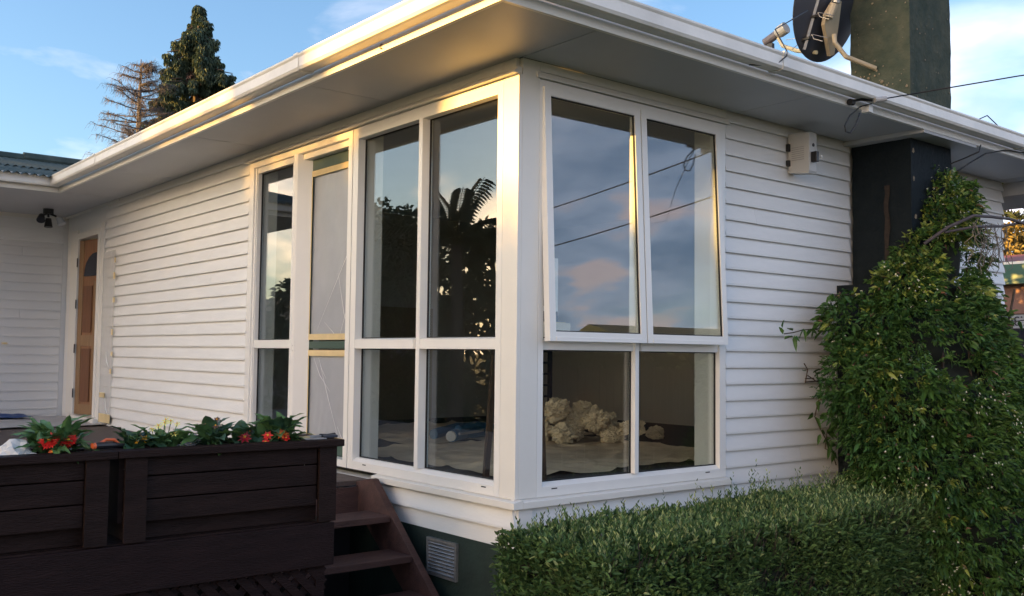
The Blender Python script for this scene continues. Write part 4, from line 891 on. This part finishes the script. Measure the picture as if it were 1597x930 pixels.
# ================================================================= TREES
def cards(clumps, per, size, mats, droop=.3, up_=.0, dirbias=None):
    sets = []
    for mi,(m_,cl) in enumerate(zip(mats,clumps)):
        if not len(cl): continue
        cl = np.asarray(cl,float); c = np.repeat(cl[:,:3],per,0); r_ = np.repeat(cl[:,3],per)
        d = nrm(RNG.normal(size=(len(c),3))); c = c+d*(r_*RNG.uniform(.3,1,len(c)))[:,None]*np.array([1,1,.75]); dd = d+RNG.normal(size=d.shape)*.4+np.array([0,0,up_])
        if dirbias is not None: dd = dd*.5+np.array(dirbias)
        L = RNG.uniform(.7,1.3,len(c))*size; sets.append((c,dd,L,L*.42,m_,droop))
    return sets
def tree(name,label,x,y,h,r,n_cl,per,size,seed,mats=(LEAFD,),cr=.5,group=None,low=.25):
    random.seed(seed); t = thing(name,label,'tree',(x,y,GZ),group); tr = MB(); tr.tube([(x,y,GZ),(x+.1,y,GZ+h*.4),(x,y+.1,GZ+h*.85)],[h*.035,h*.025,h*.01],8)
    cl = []
    for i in range(n_cl):
        a = random.uniform(0,2*PI); v = random.uniform(low,1); prof = math.sin(PI*min(1,max(0.08,(v-low)/(1-low)*.86+.12)))**.6; rr = r*prof*random.uniform(.45,1)
        c = Vector((x+math.cos(a)*rr,y+math.sin(a)*rr,GZ+h*v-cr*.4)); cl.append((*c,cr*random.uniform(.6,1.2)))
        if i%3==0: tr.tube([(x,y,GZ+h*v*.6),c*.6+Vector((x,y,GZ+h*v*.8))*.4,c],[h*.009,h*.005,.01],5,False)
    tr.build('trunk', BARK, t); leafobj('crown', cards([cl],per,size,mats), t)
# weeping conifer behind the left eave
cx_,cy_ = -33.4,11.2; t = thing('weeping_conifer','tall dark green conifer with drooping clumps rising behind the left eave','tree',(cx_,cy_,GZ))
random.seed(4); MBt = MB().tube([(cx_,cy_,GZ),(cx_,cy_,9),(cx_+.1,cy_,14.2)],[.35,.2,.03],8)
g1,b1_ = [],[]
Ht = 14.55
def rad(z):
    d = Ht-z; return np.interp(d,[0,.5,1.2,2.2,3.2,4.2,5.2,6.5,9],[.08,.35,.75,1.15,1.35,1.55,1.5,1.7,2.2])
z = Ht-.1
while z > 6:
    nb = 8
    for k_ in range(nb):
        a = random.uniform(0,2*PI); nzv = noise.noise(Vector((math.cos(a)*1.3,math.sin(a)*1.3,z*.9)))
        if nzv < -.22: continue
        R_ = rad(z)*(.9+nzv*.7)*random.uniform(.5,1.2) 
        MBt.tube([(cx_,cy_,z-.3),(cx_+math.cos(a)*R_*.6,cy_+math.sin(a)*R_*.6,z-.1),(cx_+math.cos(a)*R_,cy_+math.sin(a)*R_,z-.25)],[.05,.03,.015],4,False)
        for f_ in (.35,.65,.85,1.0):
            c = (cx_+math.cos(a)*R_*f_, cy_+math.sin(a)*R_*f_, z-.15-.22*f_+random.uniform(-.1,.1), random.uniform(.10,.19)); 
            (b1_ if (f_<.5 and random.random()<.25) else g1).append(c)
            g1.append((c[0],c[1],c[2]-.22,c[3]*.75))
    z -= .19
MBt.build('trunk', BARK, t)
leafobj('crown', cards([g1,b1_],95,.125,(CONI,CONIB),.4,dirbias=(0,0,-.75)), t)
# dead larch
lx,ly = -30.3,8.0; t = thing('dead_larch','bare reddish-brown tree with fine drooping twigs left of the tall conifer','tree',(lx,ly,GZ))
random.seed(14); tr = MB().tube([(lx,ly,GZ),(lx+.05,ly,6),(lx-.02,ly,9),(lx,ly,10.85)],[.2,.13,.08,.015],7); bw = MB(); tg = MB()
z = 10.6
while z > 3.5:
    for k_ in range(5):
        a = random.uniform(0,2*PI); R_ = np.interp(10.9-z,[0,.8,1.6,3,5,8],[.25,.8,1.2,1.35,1.5,1.7])*random.uniform(.55,1.1); dz = random.uniform(.05,.5)*R_
        pts = [Vector((lx,ly,z)),Vector((lx+math.cos(a)*R_*.4,ly+math.sin(a)*R_*.4,z+dz*.2)),Vector((lx+math.cos(a)*R_*.75,ly+math.sin(a)*R_*.75,z+dz*.6)),Vector((lx+math.cos(a)*R_,ly+math.sin(a)*R_,z+dz*.8))]
        bw.tube(pts,[.03,.02,.012,.006],4,False)
        for q_ in range(24):
            f_ = random.uniform(.15,1); i = min(2,int(f_*3)); p = pts[i].lerp(pts[i+1],f_*3-i); d = Vector((random.uniform(-.25,.25)+math.cos(a)*.1,random.uniform(-.25,.25)+math.sin(a)*.1,random.uniform(.0,.08)))
            p2 = p+d; p3 = p2+d*.4+Vector((0,0,-random.uniform(.10,.30))); tg.tube([p,p2,p3],[.006,.005,.003],3,False)
            for _ in range(2):
                p4 = p.lerp(p2,random.random()); tg.tube([p4,p4+Vector((random.uniform(-.12,.12),random.uniform(-.12,.12),random.uniform(-.2,.1)))],.0035,3,False)
    z -= .22
tr.build('trunk', TWIG, t); bw.build('branches', TWIG, t, kind='stuff'); tg.build('twigs', TWIG, t, kind='stuff')
# norfolk pine beyond the far corner
px_,py_ = 3.86-.385*42,-3.2+.923*42; t = thing('norfolk_pine','pale green pine with upswept flat fronds beyond the far corner of the house','tree',(px_,py_,GZ))
random.seed(15); tr = MB().tube([(px_,py_,GZ),(px_,py_,9.3)],[.22,.03],8); C_,D_ = [],[]
for z in np.arange(1.5,9.2,.42):
    R_ = np.interp(z,[1.5,6,9.3],[2.3,1.5,.2])
    for k_ in range(7):
        a = 2*PI*k_/7+z; 
        for f_ in np.linspace(.15,1,9):
            p = Vector((px_+math.cos(a)*R_*f_,py_+math.sin(a)*R_*f_,z+.45*R_*f_**2*.6)); 
            for s_ in (-1,1):
                for _ in range(3): C_.append(p); D_.append((math.cos(a)*.5-s_*math.sin(a)*.9+random.uniform(-.2,.2),math.sin(a)*.5+s_*math.cos(a)*.9+random.uniform(-.2,.2),random.uniform(.1,.9)))
        tr.tube([(px_,py_,z),(px_+math.cos(a)*R_,py_+math.sin(a)*R_,z+.27*R_)],[.03,.01],4,False)
tr.build('trunk', BARK, t); leafobj('crown', [(np.array([tuple(c) for c in C_]),np.array(D_),.34,.07,CONI,.0)], t)
tree('yellow_shrub','golden-yellow shrub glowing above the green roof edge at the right border',3.86-.398*27,-3.2+.918*27,5.0,2.2,120,90,.16,31,(YELB,),.4)
tree('added_backyard_tree','bushy tree added unseen behind the house to shade the salmon building',-7.6,8.3,6.4,2.4,170,90,.2,54,(LEAFD,),.55)  # added tree, hidden by the house, keeps sun off the salmon building
tree('dense_tree','dense evergreen tree across the lawn behind the photographer, left of the palm',-12.6,-6.9,4.5,1.6,110,110,.17,41,(LEAFD,),.45,low=.05)
tree('broad_tree','broad dark tree beyond the lawn right of the palm',-10.8,-8.3,4.2,1.7,120,110,.17,42,(LEAFD,),.45,low=.05)
tree('round_tree','round dark tree on the far side of the lawn facing the corner window',-9.3,-9.8,3.6,1.5,110,110,.17,43,(LEAFD,),.45,low=.05)
tree('low_tree','lower spreading tree beside the neighbouring weatherboard house',-13.2,-5.6,3.3,1.0,60,100,.16,44,(LEAFD,),.35,low=.05)
tree('shade_tree','tall spreading tree that throws dappled shade onto the eaves',-6.0,-22,4.8,2.6,150,90,.22,45,(LEAFD,),.55)
tree('leafy_tree','leafy tree on the sunset side next to the spreading tree',-10.8,-22.5,5.7,2.7,150,90,.22,46,(LEAFD,),.55)
tree('garden_tree','wide garden tree at the end of the row on the sunset side',-15.4,-22,7.2,2.9,170,90,.22,47,(LEAFD,),.55)
tree('tall_garden_tree','tallest tree standing behind the row on the sunset side',-19.5,-21,7.6,2.9,150,90,.22,48,(LEAFD,),.55)
tree('added_gap_tree','bushy tree added between two others to close gaps against the sun',-13.0,-23.5,6.5,2.3,130,90,.22,50,(LEAFD,),.55)  # added out of view so fewer sun patches pass through the row
tree('added_lawn_tree','small dense tree added on the near lawn to keep sun off the street fence',-3.1,-12,5.5,1.7,120,90,.17,51,(LEAFD,),.45,low=.05)  # added out of view, shades the fence mirrored in the right panes
tree('added_backing_tree','full tree added behind the wide garden tree to block sun coming through it',-16.4,-25,7.6,3.0,200,90,.22,53,(LEAFD,),.6)  # added out of view to stop sun patches on the left boards
tree('added_umbrella_tree','tall bare-stemmed tree with a high crown, added to shade the upper chimney',-11.6,-22.5,9.4,1.5,110,100,.2,52,(LEAFD,),.42,low=.80)  # added out of view, crown set high to shade the chimney top
tree('corner_tree','small round tree nearest the street on the sunset side',-1.6,-21,5.2,2.4,130,90,.22,49,(LEAFD,),.55)
# palm
t = thing('palm','feather palm with arching fronds rising above the dark trees','palm tree',(-10.2,-6.9,GZ))
random.seed(17); bx_,by_,bz_ = -10.2,-6.9,2.75
MB().tube([(bx_,by_,GZ),(bx_+.1,by_,.8),(bx_,by_,bz_)],[.16,.12,.10],9).build('trunk', BARK, t)
for k_ in range(11):
    a = 2*PI*k_/11+random.uniform(-.2,.2); el = random.uniform(.25,1.45); Lf = random.uniform(.8,1.4); pts=[]
    for i in range(11):
        s_ = i/10; pts.append(Vector((bx_+math.cos(a)*math.cos(el)*Lf*s_+math.cos(a)*.35*s_*s_, by_+math.sin(a)*math.cos(el)*Lf*s_+math.sin(a)*.35*s_*s_, bz_+math.sin(el)*Lf*s_-.75*s_*s_*math.cos(el))))
    fr_ = MB().tube(pts,[.014]*5+[.008]*6,4); C_,D_ = [],[]
    for i in range(10):
        for f_ in (0,.5):
            p = pts[i].lerp(pts[i+1],f_); dd = (pts[i+1]-pts[i]).normalized(); sd = dd.cross(Vector((0,0,1))).normalized()
            for s_ in (-1,1): C_.append(p); D_.append(dd*.6+sd*s_+Vector((0,0,-.1)))
    V_,F_ = leafarr(np.array([tuple(c) for c in C_]),np.array([tuple(d) for d in D_]),.27,.017,droop=.6)
    b_ = len(fr_.v); fr_.v += [tuple(v) for v in V_]; fr_.f += [tuple(int(i)+b_ for i in f) for f in F_]; fr_.build('frond', PALMM, t, fix=False)

# ================================================================= NEIGHBOURING BUILDINGS, FENCES, LINES
NB = thing('neighbour_house','low weatherboard house with a dark roof across the lawn','house',(-19,-7,GZ))
MB().box(-24,-12,GZ,-17.5,-1.5,1.35).build('wall', mat('grey_board_wall',(.28,.27,.27),.7), NB)
nbm = MB().prism([(-17.499,0),(-17.47,0),(-17.488,.155),(-17.499,.155)],'y',-12,-1.5).mesh('weatherboard',bpy.data.materials['grey_board_wall'])
for k_ in range(14): piece('weatherboard', nbm, NB, (19,7,.16*k_))
MB().prism([(-24.6,1.36),(-16.9,1.36),(-16.9,1.48),(-20.7,2.15),(-24.6,1.48)],'y',-12.6,-.9).build('roof', ROOFM, NB)
NG = thing('salmon_building','salmon-painted building with a green roof edge past the far corner','building',(-5,18,GZ))
MB().box(-12,15.4,GZ,.9,22,2.12).build('wall', SALMON, NG)
MB().box(-12.3,15.1,2.12,1.2,15.4,2.48).build('eave_band', GREENB, NG); MB().box(-12.3,15.12,2.481,1.2,15.42,2.53).build('gutter', SIGNM, NG)
MB().prism([(15.2,2.53),(22,2.53),(18.5,3.0)],'x',-12.2,1.1).build('roof', REDR, NG)
MB().box(-2.55,15.36,.6,-1.6,15.399,1.75).build('window', mat('dark_window',(.03,.03,.04),.1), NG)
t = thing('dark_gate','dark charcoal gate panel closing the side passage by the far corner','gate',(.3,7,GZ))
for k_ in range(8): MB().box(-1.2+.36*k_,6.97,GZ+.15,-1.2+.36*k_+.352,7.0,1.055).build('panel', GATEM, t)
MB().box(-1.2,7.001,GZ+.3,1.68,7.04,GZ+.4).box(-1.2,7.001,.7,1.68,7.04,.8).build('rail', GATEM, t)
t = thing('upturned_sign','white board lying upside down along the top of the dark gate','sign',(.3,7,1.06))
MB().box(-.66,6.975,1.058,1.0,7.0,1.195).build('board', SIGNM, t)
MB().box(-.66,6.97,1.195,1.0,7.005,1.203).build('edge_trim', FENCEM, t)
cu = bpy.data.curves.new('text','FONT'); cu.body = '7.30'; cu.size = .135; cu.extrude = .001; cu.align_x = 'RIGHT'
to = bpy.data.objects.new('tmp', cu); COL.objects.link(to); bpy.context.view_layer.update()
tm = bpy.data.meshes.new_from_object(to.evaluated_get(bpy.context.evaluated_depsgraph_get())); bpy.data.objects.remove(to); tm.materials.clear(); tm.materials.append(INKM)
# turned upside down in the plane of the board: its "0" comes first at the left end
Tt = Matrix.Translation((-.615,6.972,1.175)) @ Matrix.Rotation(PI,4,'Y') @ Matrix.Rotation(PI/2,4,'X')
tm.transform(Matrix.Translation(-Vector((.3,7,1.06))) @ Tt); o = bpy.data.objects.new('lettering', tm); link(o, t)
t = thing('low_brick_edge','low reddish timber edging at the foot of the gate','garden edging',(.5,6,GZ))
MB().box(-.3,6.3,GZ,1.7,6.4,GZ+.32).build('edging', mat('red_brown_edging',(.10,.04,.03),.8,.3,6), t)
FN = thing('paling_fence','brown timber paling fence along the street side opposite the shaded wall','fence',(6,5,GZ))
fpm = MB().box(-.01,0,0,.01,.135,1.50).mesh('paling', FENCEM)
for k_ in range(130): piece('paling', fpm, FN, (random.uniform(-.004,.004), -8.5+k_*.142, random.uniform(-.02,.02)))
MB().box(6.012,-3.5,GZ+.3,6.06,15,GZ+.4).box(6.012,-3.5,GZ+1.15,6.06,15,GZ+1.25).build('rail', FENCEM, FN)
t = thing('roadside_hedge','rough dark hedge growing behind the brown paling fence','hedge',(6.8,6,GZ))
n_ = 9000; Ph = np.stack([RNG.uniform(6.2,7.2,n_),RNG.uniform(0,14,n_),RNG.uniform(GZ,1.0,n_)],1); Ph[:,2] += .12*np.sin(Ph[:,1]*2.3)+.06*np.sin(Ph[:,1]*7)
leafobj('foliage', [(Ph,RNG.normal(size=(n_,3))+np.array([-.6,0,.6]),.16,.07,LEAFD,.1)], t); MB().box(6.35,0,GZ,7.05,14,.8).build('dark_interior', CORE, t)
t = thing('street_house','low dark-roofed house across the street behind the paling fence','house',(18,20,GZ))
MB().box(14,17.5,GZ,20,34,1.9).build('wall', mat('dull_brick_wall',(.035,.032,.034),.8), t); MB().prism([(13.4,1.9),(20.6,1.9),(17,3.2)],'y',16.9,34.6).build('roof', ROOFM, t)
for i,(a,b,lab) in enumerate((((44,20.4,9.2),(6.5,20.4,9.0),'upper of two black power lines strung across the street'),((44,20.4,7.8),(6.5,20.4,7.6),'lower of two black power lines strung across the street'))):
    t = thing('power_line',lab,'power line',(21,20,7),'power lines'); A=Vector(a);B=Vector(b)
    MB().tube([A.lerp(B,s/16)-Vector((0,0,1.0*math.sin(PI*s/16))) for s in range(17)],.022,5).build('wire', BLACK, t)
for i,(x_,y_) in enumerate(((44,20.5),(6.5,20.5))):
    t = thing('power_pole','timber power pole at the '+('far' if i==0 else 'near')+' end of the street lines','power pole',(x_,y_,GZ)); MB().tube([(x_,y_,GZ),(x_,y_,9.2)],[.16,.11],10).build('pole', BARK, t); MB().box(x_-.6,y_-.05,8.5,x_+.6,y_+.05,8.62).build('cross_arm', BARK, t)
